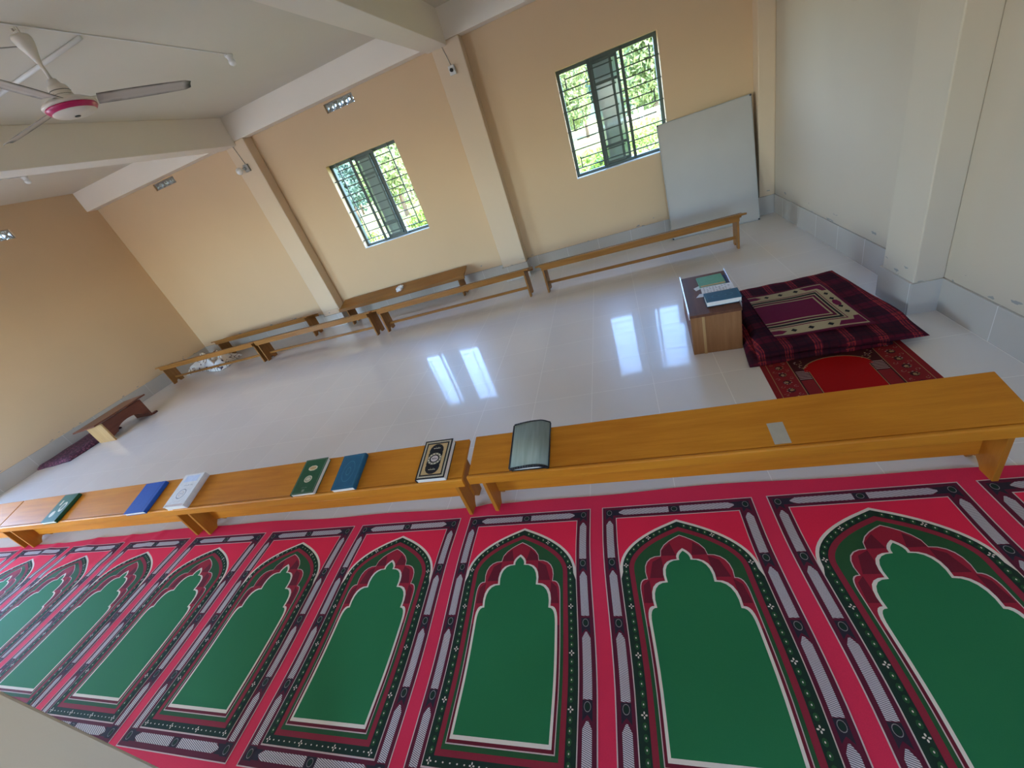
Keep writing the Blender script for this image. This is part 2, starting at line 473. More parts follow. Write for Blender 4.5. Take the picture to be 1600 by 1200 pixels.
# ------------------------------------------------------------------ slanted reading benches
def make_bench(length, wd=.24, zl=.285, zh=.342, legin=.085, m_t=None, m_l=None, lip=.045, rail=(.063, .130)):
    """long low reading desk; local x along it, low edge at y=0, high edge at y=wd"""
    r = bpy.data.objects.new('reading_bench', None); COL.objects.link(r); r.empty_display_size = .1
    hl = length/2; sl = (zh-zl)/wd
    zt = lambda y: zl+sl*y
    bm = bmesh.new()
    th = .019
    prism(bm, [(.012, zt(.012)), (wd, zt(wd)), (wd, zt(wd)-th), (.012, zt(.012)-th)], -hl, hl, 'x')
    mesh_obj('bench_top', bm, m_t, r, bevel=.003)
    bm = bmesh.new()
    prism(bm, [(-.008, zl-lip), (.0085, zl-lip), (.0085, zl+.002), (.006, zl+.0050), (-.003, zl+.004), (-.008, zl-.002)], -hl-.004, hl+.004, 'x')
    mesh_obj('book_stop', bm, m_t, r, bevel=.0015)
    bm = bmesh.new()
    prism(bm, [(wd-.032, zh-th-.006), (wd-.012, zh-th-.001), (wd-.012, zh-th-.05), (wd-.032, zh-th-.05)], -hl+legin-.01, hl-legin+.01, 'x')
    mesh_obj('apron', bm, m_t, r)
    y0, y1 = .012, wd-.034
    for s in (-1, 1):
        x = s*(hl-legin); bm = bmesh.new()
        ym = (y0+y1)/2
        prism(bm, [(y0, zt(y0)-th), (y0, 0), (y0+.06, 0), (y0+.078, .028), (ym, .045), (y1-.072, .028), (y1-.055, 0), (y1, 0), (y1, zt(y1)-th)], x-.010, x+.010, 'x')
        mesh_obj('leg', bm, m_l, r, bevel=.002)
    bm = bmesh.new(); yc = (y0+y1)/2
    box(bm, -hl+legin-.014, hl-legin+.014, yc-.009, yc+.009, *rail)
    mesh_obj('stretcher', bm, m_t, r, bevel=.002)
    return r
FG = 'slanted reading benches in the front row'
BG = 'slanted reading benches along the back wall'
def put(r, x0, x1, y, rz, label, group, flip=False):
    r.location = ((x0+x1)/2, y, 0); r.rotation_euler = (0, 0, rz + (PI if flip else 0))
    tag(r, label, 'bench', group)
b2 = make_bench(2.11, m_t=m_bench, m_l=m_leg, legin=.058)
put(b2, -3.055, -.945, 1.357, 0, 'long orange wooden bench holding the black, teal and green books', FG)
b3 = make_bench(2.13, m_t=m_bench, m_l=m_leg, legin=.062)
put(b3, -.915, 1.215, 1.348, -.019, 'nearest orange bench at right, with grey-green book and taped patch', FG)
b1 = copy_tree(b2)
put(b1, -5.175, -3.065, 1.360, .0, 'orange bench at far left of front row with blue book', FG)
b0 = copy_tree(b2)
put(b0, -7.295, -5.185, 1.358, .0, 'orange bench end cut off by the left photo edge', FG)
# back group: the row that turns its high side to the room
f1 = make_bench(2.11, m_t=m_bench_f, m_l=m_leg_f, legin=.07, rail=(.075, .105), lip=.04, zh=.345)
put(f1, -7.26, -5.27, 4.49+.24, .0, 'back bench beside the left wall, over the crumpled blanket', BG, True)
f2 = copy_tree(f1); put(f2, -5.235, -3.20, 4.475+.24, -.026, 'second back bench from left wall, in front of first pilaster', BG, True)
f3 = copy_tree(f1); put(f3, -3.14, -1.04, 4.48+.24, .012, 'back bench under left window, nearer the room, with glare on its top', BG, True)
f4 = copy_tree(f1); put(f4, -.945, 1.165, 4.45+.24, -.036, 'back bench standing in front of the leaning whiteboard', BG, True)
g1 = copy_tree(f1); put(g1, -6.80, -4.62, 5.115+.24, -.03, 'rear bench pushed against the wall below the windowless bay', BG, True)
g2 = make_bench(2.08, m_t=m_bench_f, m_l=m_leg_f, legin=.10, rail=(.055, .085), lip=.045, zh=.345)
put(g2, -4.15, -2.07, 5.20, 0, 'rear bench under left window with crumpled white paper on it', BG)

# ------------------------------------------------------------------ the long prayer carpet
cc_red = cloth('carpet_crimson', (.85, .030, .078))
cc_red2 = cloth('carpet_border_red', (.74, .036, .088))
cc_edge = cloth('carpet_pale_line', (.66, .50, .46))
cc_mar = cloth('carpet_maroon', (.125, .018, .035))
cc_navy = cloth('carpet_navy', (.035, .028, .038))
cc_pan = stripes('carpet_grey_stripes', (.12, .090, .10), (.70, .635, .62))
cc_white = cloth('carpet_cream_line', (.80, .70, .58), .05)
cc_dot = cloth('carpet_dark_green', (.022, .042, .028))
cc_band = cloth('carpet_band_red', (.28, .028, .045))
cc_sp = cloth('carpet_spandrel_green', (.030, .095, .035))
cc_field = cloth('carpet_field_green', (.026, .180, .066), .07)
cc_m2 = cloth('carpet_check_maroon', (.16, .018, .03))
cc_m3 = cloth('carpet_inner_red', (.34, .022, .04))
cc_ring = cloth('carpet_ring_grey', (.31, .30, .27))
CM = [cc_red, cc_red2, cc_edge, cc_mar, cc_navy, cc_pan, cc_white, cc_dot, cc_band, cc_sp, cc_field, cc_m2, cc_m3, cc_ring]
RED, RED2, EDGE, MAR, NAVY, PAN, WHT, DOT, BAND, SP, FLD, CM2, CM3 = range(13)
def bez(p0, p1, p2, p3, n):
    out = []
    for i in range(n+1):
        t = i/n; s = 1-t
        out.append((s**3*p0[0]+3*s*s*t*p1[0]+3*s*t*t*p2[0]+t**3*p3[0], s**3*p0[1]+3*s*s*t*p1[1]+3*s*t*t*p2[1]+t**3*p3[1]))
    return out
def arch_outline(d, yb):
    """right half of the pointed arch from foot to tip, moved inwards by d"""
    c = bez((.258, 1.02), (.258, 1.115), (.165, 1.195), (0, 1.257), 14)
    out = []
    for i, p in enumerate(c):
        q = c[min(i+1, 14)]; r = c[max(i-1, 0)]
        tx, ty = q[0]-r[0], q[1]-r[1]; l = math.hypot(tx, ty)
        out.append((p[0]-ty/l*d, p[1]+tx/l*d))
    out = [p for p in out if p[0] > 0]
    a, b_ = out[-2], out[-1]
    yt = b_[1]+(b_[1]-a[1])/(b_[0]-a[0]+1e-9)*(0-b_[0]) if abs(b_[0]-a[0]) > 1e-6 else b_[1]
    out = [p for p in out if p[0] > .002] + [(0, yt)]
    right = [(.258-d, yb)] + out
    return right + [(-x, y) for x, y in right[-2::-1]]
def scallop(cusps, peak, side, yside, yb, bulge):
    """cusps: right-hand cusp points from the top down"""
    pts = [peak]
    prev = peak
    # small pointed top lobe
    c0 = cusps[0]
    pts += bez(peak, (peak[0]+.35*(c0[0]-peak[0]), peak[1]-.15*(peak[1]-c0[1])), (c0[0]+.004, peak[1]-.5*(peak[1]-c0[1])), c0, 5)[1:]
    for a, b_ in zip(cusps, cusps[1:]+[(side, yside)]):
        last = b_[0] == side
        w_ = b_[0]-a[0]; h = a[1]-b_[1]
        pts += bez(a, (a[0]+.75*w_, a[1]+.02*h), (b_[0]+(0 if last else bulge), a[1]-.35*h), b_, 6)[1:]
    pts.append((side, yb))
    right = pts[::-1]
    return right + [(-x, y) for x, y in right[-2::-1]]
def unit_layers():
    Ls = []      # (level, outline, material)
    A = lambda lv, p, m: Ls.append((lv, p, m))
    A(1, rect(-.3235, .277, .3235, 1.352), EDGE)
    A(2, rect(-.3195, .281, .3195, 1.348), MAR)
    # frame: dark ovals and striped pointed panels
    for s in (-1, 1):
        u = s*.289
        for yc in (1.317, 1.061, .811, .545, .316):
            A(3, [(u-.0165, yc-.018), (u-.0165, yc-.040), (u-.006, yc-.028), (u, yc-.022), (u+.006, yc-.028), (u+.0165, yc-.040), (u+.0165, yc-.018), (u+.0165, yc+.018), (u-.0165, yc+.018)] if yc > .4 else rect(u-.02, yc-.02, u+.02, yc+.022), NAVY)
            A(4, ell(u, yc, .0115, .0150), 13); A(5, ell(u, yc, .0100, .0130), NAVY); A(6, ell(u, yc, .0080, .0105), DOT)
        for a, b_ in ((1.082, 1.272), (.837, 1.022), (.565, .778), (.342, .507)):
            A(4, [(u-.0155, a), (u+.0155, a), (u+.0155, b_-.022), (u+.003, b_), (u-.003, b_), (u-.0155, b_-.022)], PAN)
        for yc in (1.317, .316):
            A(3, [(s*.275, yc-.016), (s*.232, yc-.016), (s*.248, yc), (s*.232, yc+.016), (s*.275, yc+.016)], NAVY)
            tip = .245
            A(4, [(s*.024, yc-.0155), (s*(tip-.022), yc-.0155), (s*tip, yc-.003), (s*tip, yc+.003), (s*(tip-.022), yc+.0155), (s*.024, yc+.0155)], PAN)
    for yc in (1.317, .316):
        A(4, rect(-.022, yc-.0165, .022, yc+.0165), NAVY)
        A(5, ell(0, yc, .013, .0125), 13); A(6, ell(0, yc, .0115, .011), NAVY); A(7, ell(0, yc, .0085, .0085), DOT)
    A(5, rect(-.2605, .344, .2605, 1.287), EDGE)
    A(6, rect(-.2570, .349, .2570, 1.283), RED)
    yb = .349
    A(7, arch_outline(.0, yb), WHT)
    A(8, arch_outline(.011, yb+.0) , DOT)
    for sg in (-1, 1): A(8.5, [(sg*.2570, .349), (sg*.2455, .349), (sg*.2455, 1.02), (sg*.2570, .985)], DOT)
    A(9, arch_outline(.037, yb+.029), BAND)
    A(10, arch_outline(.056, yb+.047), SP)
    A(11, scallop([(.0905, 1.082), (.158, .983)], (0, 1.178), .1905, .925, .411, .012), EDGE)
    A(12, scallop([(.0885, 1.079), (.155, .980)], (0, 1.174), .1875, .922, .4145, .012), CM3)
    for s in (-1, 1):
        A(13, [(s*.045, 1.14), (s*.082, 1.105), (s*.086, 1.081), (s*.03, 1.081)], CM2)
        A(13, [(s*.088, 1.075), (s*.125, 1.055), (s*.146, .985), (s*.088, .985)], CM2)
        A(13, [(s*.150, .978), (s*.175, .955), (s*.184, .885), (s*.150, .885)], CM2)
        A(13, rect(min(s*.178, s*.1875), .4145, max(s*.178, s*.1875), .80), CM2)
    A(13, rect(-.1875, .4145, .1875, .425), CM2)
    A(14, scallop([(.030, 1.064), (.092, .972), (.150, .874)], (0, 1.113), .1785, .815, .4245, .008), WHT)
    A(15, scallop([(.021, 1.060), (.083, .966), (.141, .867)], (0, 1.101), .1690, .806, .4365, .008), FLD)
    # little dots and four-petal flowers along the dark band
    path = []
    c = arch_outline(.024, .363)
    half = c[:len(c)//2+1]
    # even spacing along the path
    tot = [0]
    for p, q in zip(half, half[1:]): tot.append(tot[-1]+math.hypot(q[0]-p[0], q[1]-p[1]))
    def at(s):
        for i in range(len(half)-1):
            if tot[i+1] >= s:
                f = (s-tot[i])/(tot[i+1]-tot[i]+1e-9)
                return half[i][0]+f*(half[i+1][0]-half[i][0]), half[i][1]+f*(half[i+1][1]-half[i][1])
        return half[-1]
    s = .0; k = 0
    while s < tot[-1]-.01:
        x, y = at(s)
        for sg in (-1, 1):
            X = sg*x
            if k % 6 == 0:
                for ax, ay in ((.0062, 0), (-.0062, 0), (0, .0062), (0, -.0062)):
                    A(16, ell(X+ax, y+ay, .0040 if ax else .0026, .0026 if ax else .0040, 6), WHT)
            else:
                if k % 6 != 5 or True:
                    A(15.5, ell(X, y, .0075, .0105, 8), SP)
                A(16, ell(X, y, .0020, .0030, 6), WHT)
        s += .0283; k += 1
    for i in range(1, 18):
        x = -.234+.468*i/18
        if i % 6 == 0:
            for ax, ay in ((.0062, 0), (-.0062, 0), (0, .0062), (0, -.0062)): A(16, ell(x+ax, .363+ay, .0040 if ax else .0026, .0026 if ax else .0040, 6), WHT)
        else:
            A(16, ell(x, .363, .0032, .0024, 6), WHT)
    return Ls
PITCH = .702
CX0, CX1 = -7.35, XR-.02
CY0, CY1 = .165, 1.434
def carpet_shift(x, y):
    t = min(max((y-.55)/.65, 0), 1)
    return -.034*t*t*(3-2*t)
def g(x, s): return math.exp(-(x/s)**2)
def carpet_lift(x, y):
    z = 0
    # ridge between the two bench feet
    z += .012*g(x+.905, .055)*g(y-1.425, .06)
    # loose creases near the left end
    for x0, a, w_, yy in ((-3.88, .010, .045, 1.40), (-3.55, .007, .042, 1.41), (-4.30, .008, .05, 1.39), (-4.80, .009, .055, 1.37), (-5.25, .009, .06, 1.35)):
        z += a*g(x-x0-.3*(y-1.4), w_)*g(min(0, y-yy), .17)
    d = (y-1.13)-.04*math.sin((x+4.4)*3)
    z += .007*g(d, .042)*g(x+4.25, .55)
    z += .006*g((y-.80)-.35*(x+4.9), .05)*g(x+4.75, .3)
    z += .0012*(1+math.sin(x*2.3+y*3.1))
    return z
def build_carpet():
    bm = bmesh.new()
    dz = .00022
    Ls = unit_layers()
    lvs = sorted({l[0] for l in Ls}); zi = {l: .0052+dz*(i+1) for i, l in enumerate(lvs)}
    # plain ground sheet, gridded, with thickness
    nx, ny = 450, 64
    V = [[bm.verts.new((CX0+(CX1-CX0)*i/nx, CY0+(CY1-CY0)*j/ny, .0046)) for j in range(ny+1)] for i in range(nx+1)]
    for i in range(nx):
        for j in range(ny):
            f = bm.faces.new((V[i][j], V[i+1][j], V[i+1][j+1], V[i][j+1])); f.material_index = RED2
    rim = [V[i][0] for i in range(nx+1)] + [V[nx][j] for j in range(1, ny+1)] + [V[i][ny] for i in range(nx-1, -1, -1)] + [V[0][j] for j in range(ny-1, 0, -1)]
    low = [bm.verts.new((v.co.x, v.co.y, 0.0004)) for v in rim]
    for i in range(len(rim)):
        j = (i+1) % len(rim)
        f = bm.faces.new((rim[i], low[i], low[j], rim[j])); f.material_index = RED2
    # one niche cut on a grid, then repeated; a finer grid where the carpet is creased
    def niche(step):
        ub = bmesh.new()
        for lv, pts, mi in Ls:
            clean = [p for i, p in enumerate(pts) if math.hypot(p[0]-pts[i-1][0], p[1]-pts[i-1][1]) > 1e-5]
            poly(ub, clean, zi[lv], mi)
        bmesh.ops.triangulate(ub, faces=[f for f in ub.faces if len(f.verts) > 4])
        n1 = int(.64/step); n2 = int(1.07/step)
        cuts = [((-.32+.64*i/n1, 0, 0), (1, 0, 0)) for i in range(1, n1)] + [((0, .28+1.07*i/n2, 0), (0, 1, 0)) for i in range(1, n2)]
        for co, no in cuts:
            bmesh.ops.bisect_plane(ub, geom=ub.verts[:]+ub.edges[:]+ub.faces[:], plane_co=co, plane_no=no, dist=1e-6)
        ub.verts.index_update()
        out = [tuple(v.co) for v in ub.verts], [([v.index for v in f.verts], f.material_index) for f in ub.faces]
        ub.free()
        return out
    fine_n, coarse_n = niche(.0155), niche(.06)
    bm.verts.index_update()
    allv = [tuple(v.co) for v in bm.verts]; allf = [([v.index for v in f.verts], f.material_index) for f in bm.faces]
    bm.free()
    cx = .056
    while cx-PITCH > CX0+.33: cx -= PITCH
    while cx < CX1+.35:
        keep = {}
        vv, ff = fine_n if (cx < -2.6 or -1.4 < cx < -.5) else coarse_n
        for idx, mi in ff:
            if any(vv[i][0]+cx > CX1-.002 for i in idx): continue
            nf = []
            for i in idx:
                if i not in keep:
                    keep[i] = len(allv); allv.append((vv[i][0]+cx+carpet_shift(0, vv[i][1]), vv[i][1], vv[i][2]))
                nf.append(keep[i])
            allf.append((nf, mi))
        cx += PITCH
    out = []
    for x, y, z in allv:
        wob = .012*math.sin(x*1.7+.6)*max(0, (y-1.36)/.08) + .006*math.sin(x*7)*max(0, (y-1.40)/.04)
        if x > 0: wob -= .036*min(1, x/1.3)*max(0, (y-1.36)/.08)
        if y > 1.40 and x < -3: wob -= .03*min(1, (-3-x)/2)*(y-1.36)/.08
        l = carpet_lift(x, y)
        out.append((x, y+wob, z+(l if z > .002 else 0)))
    me = bpy.data.meshes.new('prayer_carpet')
    me.from_pydata(out, [], [f[0] for f in allf])
    me.polygons.foreach_set('material_index', [f[1] for f in allf])
    for m in CM: me.materials.append(m)
    me.update()
    o = bpy.data.objects.new('prayer_carpet', me); COL.objects.link(o)
    return o
carpet = build_carpet()
tag(carpet, 'long crimson prayer carpet with a row of green arched niches', 'carpet')

# ------------------------------------------------------------------ books
def cover_mat(name, col, rough=.45): return flat(name, col, rough, var=.08, nscale=40, spec=.2)
mc_green = cover_mat('green_book_cover', (.02, .085, .035))
mc_teal = cover_mat('teal_book_cover', (.018, .10, .17))
mc_tealL = cover_mat('teal_emboss', (.04, .16, .23))
mc_navyb = cover_mat('navy_book_spine', (.01, .025, .10))
mc_blk = cover_mat('black_book_cover', (.018, .016, .018))
mc_gold = cover_mat('gold_print', (.55, .36, .16))
mc_cream = cover_mat('cream_print', (.60, .52, .36))
mc_blue = cover_mat('royal_blue_cover', (.02, .085, .36))
mc_wht = cover_mat('white_book_cover', (.72, .70, .70))
mc_pink = cover_mat('pink_tinged_print', (.62, .50, .46))
mc_gry = cover_mat('grey_print', (.22, .22, .26))
mc_sky = cover_mat('pale_blue_print', (.55, .62, .78))
mc_red = cover_mat('red_print', (.45, .08, .05))
mc_olive = cover_mat('grey_green_fabric_cover', (.20, .23, .18), .8)
mc_mint = cover_mat('mint_green_cover', (.13, .36, .22))
mc_orange = cover_mat('orange_print', (.62, .36, .14))
def make_book(name, w_, h, t, mcov, deco=(), dmats=(), spine='left', ov=.003, soft=False):
    """closed book lying flat; local x across (w_), y along (h), origin at centre base"""
    r = bpy.data.objects.new(name, None); COL.objects.link(r); r.empty_display_size = .05
    bm = bmesh.new(); ct = .0022
    x0, x1, y0, y1 = -w_/2, w_/2, -h/2, h/2
    box(bm, x0, x1, y0, y1, 0, ct); box(bm, x0, x1, y0, y1, t-ct, t)
    if spine == 'left': prism(bm, [(x0, 0), (x0-.004, t*.25), (x0-.004, t*.75), (x0, t), (x0+ct, t), (x0+ct, 0)], y0, y1, 'y')
    else: prism(bm, [(x1, 0), (x1-ct, 0), (x1-ct, t), (x1, t), (x1+.004, t*.75), (x1+.004, t*.25)], y0, y1, 'y')
    for lv, pts, mi in deco:
        pp = [(p[0]*w_/2, p[1]*h/2) for p in pts]
        poly(bm, pp, t+.0002+lv*.0001, mi)
    mesh_obj('book_cover', bm, [mcov]+list(dmats), r)
    bm = bmesh.new()
    box(bm, x0+(ct if spine == 'left' else ov), x1-(ct if spine == 'right' else ov), y0+ov, y1-ov, ct, t-ct)
    mesh_obj('page_block', bm, m_page, r, bevel=.001)
    return r
SLOPE = math.atan((.342-.285)/.24)
def on_bench(r, x, yc, rz=0, ybench=1.357, brz=0):
    y = yc-ybench
    r.rotation_mode = 'XYZ'
    M = Matrix.Translation((x, yc, .285+(.057/.24)*y+.0006)) @ Matrix.Rotation(SLOPE, 4, 'X') @ Matrix.Rotation(rz, 4, 'Z')
    r.matrix_world = M
def scribble(cx, cy, w_, h, lv, mi, n=5):
    out = []; rnd = random.Random(int((cx+2)*100+(cy+2)*10))
    for i in range(n):
        x = cx-w_/2+w_*(i+.5)/n; a = rnd.uniform(.3, .9)
        out.append((lv, [(x-w_/n*.4, cy-h*.15), (x+w_/n*.45, cy-h*.25*a), (x+w_/n*.35, cy+h*.1), (x-w_/n*.3, cy+h*.35*a)], mi))
        if i % 2: out.append((lv, ell(x, cy+h*.5, w_/n*.18, h*.12, 6), mi))
    return out
# green books with cream medallions
dg = [(0, rect(-.94, -.96, .94, .96), 1), (1, rect(-.90, -.94, .90, .94), 0),
      (2, ell(0, .45, .42, .16, 8, PI/8), 2), (3, ell(0, .45, .30, .10, 12), 3), (2, ell(0, -.18, .34, .20, 16), 2), (3, ell(0, -.18, .26, .14, 16), 1), (4, ell(0, -.18, .20, .10), 2)]
dg += scribble(0, -.66, .5, .08, 2, 1) + [(2, rect(-.1, -.9, .12, -.76), 1)] + scribble(0, .45, .5, .14, 4, 1, 4)
gb = make_book('green_book', .165, .235, .026, mc_green, dg, (mc_olive, mc_cream, mc_orange), 'left')
on_bench(gb, -1.955, 1.470, .02)
tag(gb, 'green book with two cream medallions beside the teal book', 'book', 'books on the front benches')
dg2 = [(0, rect(-.9, -.95, .95, .95), 1), (1, rect(-.86, -.93, .92, .93), 0), (2, ell(.35, .05, .34, .36, 16), 2), (3, ell(.35, .05, .24, .22, 12), 1), (2, ell(-.35, -.42, .30, .24, 8), 2), (2, rect(-.5, .2, -.25, .55), 2)]
gb2 = make_book('green_book', .175, .235, .026, mc_green, dg2, (mc_olive, mc_cream), 'right')
on_bench(gb2, -4.42, 1.462, .02)
tag(gb2, 'green patterned book alone at the far left of the benches', 'book', 'books on the front benches')
# teal
dt = [(0, rect(-.88, -.92, .88, .92), 1), (1, rect(-.84, -.90, .84, .90), 0), (2, ell(0, 0, .52, .62, 18), 1), (3, ell(0, 0, .47, .57, 18), 0), (4, ell(0, 0, .22, .26, 10), 1), (5, ell(0, 0, .16, .19, 10), 0)]
tb = make_book('teal_book', .150, .225, .030, mc_teal, dt, (mc_tealL,), 'right')
on_bench(tb, -1.668, 1.466, .03)
tag(tb, 'teal embossed book with a navy spine beside the green one', 'book', 'books on the front benches')
# black and gold
db = [(0, rect(-.90, -.93, .90, .93), 2), (1, rect(-.80, -.86, .80, .86), 0), (2, rect(-.70, -.79, .70, .79), 1), (3, ell(0, .42, .50, .36, 14), 0), (3, ell(0, -.42, .50, .36, 14), 0), (3, rect(-.50, -.3, .50, .3), 0), (4, ell(0, 0, .48, .30, 16), 2), (5, ell(0, 0, .36, .22, 16), 0), (6, ell(0, 0, .26, .16, 12), 3)]
for i in range(12):
    a = 2*PI*i/12; db.append((5, ell(.42*math.cos(a), .26*math.sin(a), .045, .03, 6), 0))
for i in range(26):
    for sx in (-.85, .85): db.append((2, ell(sx, -.88+1.76*i/25, .03, .018, 4), 0))
for i in range(14):
    for sy in (-.9, .9): db.append((2, ell(-.78+1.56*i/13, sy, .03, .018, 4), 0))
db += scribble(0, .55, .5, .12, 4, 2) + scribble(0, -.55, .5, .12, 4, 2) + scribble(0, 0, .34, .16, 7, 0, 3)
bb = make_book('black_book', .168, .238, .036, mc_blk, db, (mc_gold, mc_cream, mc_pink), 'left')
on_bench(bb, -1.110, 1.473, -.01)
tag(bb, 'black book with ornate gold frame near the bench end', 'book', 'books on the front benches')
# royal blue
nb_ = make_book('blue_book', .205, .235, .026, mc_blue, [(0, rect(.70, -1, .74, 1), 1)], (mc_navyb,), 'right')
on_bench(nb_, -3.42, 1.462, .02)
tag(nb_, 'plain royal blue book left of the white one', 'book', 'books on the front benches')
# white
dw = [(0, rect(-.88, -.98, .9, -.86), 2), (0, rect(-.7, .5, .7, .9), 4), (1, ell(-.02, -.25, .42, .30, 20), 3), (2, ell(-.02, -.25, .37, .26, 20), 0), (3, ell(-.02, -.25, .24, .16, 12), 2), (4, ell(-.02, -.25, .18, .12, 12), 0)]
dw += scribble(.1, .27, .9, .09, 2, 1, 7) + scribble(0, -.25, .3, .1, 5, 3, 4) + scribble(.1, -.7, .6, .05, 2, 2, 6)
wb = make_book('white_book', .185, .245, .040, mc_wht, dw, (mc_gry, mc_pink, mc_gry, mc_sky), 'right')
on_bench(wb, -3.015, 1.474, .015)
tag(wb, 'thick white book with round seal lying across a bench joint', 'book', 'books on the front benches')
# grey green book in a zip cover, pages curling
r = bpy.data.objects.new('cloth_covered_book', None); COL.objects.link(r)
bm = bmesh.new(); n = 14; w_, h = .185, .255
def curl(u): return .030 + .012*math.sin(PI*min(1, max(0, u*.9))) - .020*max(0, u-.82)/.18
rows = []
for i in range(n+1):
    u = i/n; x = -w_/2+w_*u
    rows.append([(x, -h/2, curl(u)), (x, h/2, curl(u)+.004*u)])
for i in range(n):
    a, b_ = rows[i], rows[i+1]
    f = bm.faces.new([bm.verts.new(p) for p in (a[0], b_[0], b_[1], a[1])]); f.smooth = True
bmesh.ops.remove_doubles(bm, verts=bm.verts[:], dist=1e-5)
ret = bmesh.ops.extrude_face_region(bm, geom=bm.faces[:])
for v in [e for e in ret['geom'] if isinstance(e, bmesh.types.BMVert)]: v.co.z -= .003
bmesh.ops.recalc_face_normals(bm, faces=bm.faces[:])
m_oli, t_, b__ = newmat('grey_green_streaked_fabric')
f_ = noise(t_, 6, 4, sc=(14, 1, 1)); L(t_, mixc(t_, f_, (.15, .18, .13), (.33, .36, .29)), b__.inputs['Base Color']); b__.inputs['Roughness'].default_value = .7
cov = mesh_obj('book_cover', bm, m_oli, r)
bm = bmesh.new(); box(bm, -w_/2, w_/2, -h/2, h/2, 0, .003)
mesh_obj('back_cover', bm, mc_blk, r)
bm = bmesh.new()
prism(bm, [(-w_/2+.004, .003), (w_/2-.006, .003)] + [(-w_/2+w_*(1-i/n)*.96+.004, curl(1-i/n)-.0035) for i in range(n+1)], -h/2+.006, h/2-.006, 'y')
mesh_obj('page_block', bm, m_page, r)
bm = bmesh.new()
for yy in (-h/2-.004, h/2+.004):
    for i in range(n):
        u0, u1 = i/n, (i+1)/n
        tube(bm, (-w_/2+w_*u0, yy, curl(u0)-.003), (-w_/2+w_*u1, yy, curl(u1)-.003), .0065, n=6)
tube(bm, (-w_/2-.003, -h/2, .028), (-w_/2-.003, h/2, .028), .0045, n=6); tube(bm, (w_/2+.002, -h/2, .012), (w_/2+.002, h/2, .012), .004, n=6)
tube(bm, (w_/2+.002, h/2, .012), (w_/2-.0, h/2+.004, curl(1)-.004), .004, n=6)
mesh_obj('zip_edge', bm, mc_blk, r)
on_bench(r, -.585, 1.492, -.005)
tag(r, 'grey-green cloth covered book with black edging at bench left end', 'book', 'books on the front benches')
# square of tape on the near bench
bm = bmesh.new(); box(bm, -.029, .029, -.052, .052, 0, .0008)
tp = mesh_obj('tape_patch', bm, m_tape)
tp.matrix_world = Matrix.Translation((.465, 1.412, .285+.2375*(1.412-1.345)+.0005)) @ Matrix.Rotation(SLOPE, 4, 'X')
tag(tp, 'small grey tape patch stuck on the nearest orange bench', 'tape')
# crumpled paper on the rear bench
def crumple(name, loc, sx, sy, sz, seed, mat, tilt=0):
    rnd = random.Random(seed); bm = bmesh.new()
    bmesh.ops.create_icosphere(bm, subdivisions=3, radius=1)
    for v in bm.verts:
        k_ = .72+.5*rnd.random()
        v.co = Vector((v.co.x*sx*k_, v.co.y*sy*k_, max(-.3, v.co.z)*sz*k_))
    lo = min(v.co.z for v in bm.verts)
    for v in bm.verts: v.co.z -= lo
    o = mesh_obj(name, bm, mat); o.location = loc; o.rotation_euler = (tilt, 0, 0)
    return o
tag(crumple('crumpled_paper', (-3.11, 5.31, .309), .055, .07, .03, 3, m_paper, SLOPE), 'crumpled white paper lying on the rear bench under left window', 'paper')

# ------------------------------------------------------------------ book desk
dk = thing('book_desk', 'low brown wooden box desk with books, beside the plaid quilt', 'desk', (.487, 2.60, 0), -.072)
W2, D, Hh = .148, .66, .295
bm = bmesh.new()
box(bm, -W2, -W2+.018, 0, D, 0, Hh-.018); box(bm, W2-.018, W2, 0, D, 0, Hh-.018)
box(bm, -W2+.018, W2-.018, D-.018, D, .02, Hh-.018); box(bm, -W2+.018, W2-.018, .018, D-.018, .03, .045)
mesh_obj('desk_body', bm, m_desk, dk, bevel=.002)
bm = bmesh.new(); box(bm, -W2, W2, -.004, .017, 0, Hh-.018)
mesh_obj('front_panel', bm, m_desk2, dk, bevel=.002)
bm = bmesh.new(); box(bm, -W2+.068, -W2+.084, -.007, -.003, 0, Hh-.02)
o = mesh_obj('front_strip', bm, m_pine, dk); o['label'] = 'pale vertical wooden strip'
bm = bmesh.new(); box(bm, -W2-.004, W2+.004, -.008, D+.004, Hh-.018, Hh)
mesh_obj('desk_top', bm, m_desk, dk, bevel=.002)
for s in (-1, 1):
    bm = bmesh.new(); box(bm, s*(W2+.006)-.003, s*(W2+.006)+.003, .0 if s < 0 else .03, D+.01, Hh-.03, Hh+.016)
    o = mesh_obj('edge_rail', bm, m_alu, dk, bevel=.001); o['label'] = 'thin shiny metal edging'
def on_desk(r, x, y, z, rz=0): r.location = (x, y, z); r.rotation_euler = (0, 0, rz)
DG = 'books and papers on the box desk'
bk = make_book('teal_book', .150, .205, .034, mc_teal, dt, (mc_tealL,), 'right')
on_desk(bk, .562, 2.745, Hh+.0045, PI/2-.07)
tag(bk, 'thick teal book at the front of the box desk', 'book', DG)
dm = [(0, rect(-.95, -.95, .95, -.75), 1), (0, rect(-.9, .3, -.2, .9), 2)]
bk = make_book('mint_green_book', .165, .19, .012, mc_mint, dm, (mc_orange, mc_mint), 'left')
on_desk(bk, .563, 3.085, Hh+.003, -.04)
tag(bk, 'thin mint green book at the back of the box desk', 'book', DG)
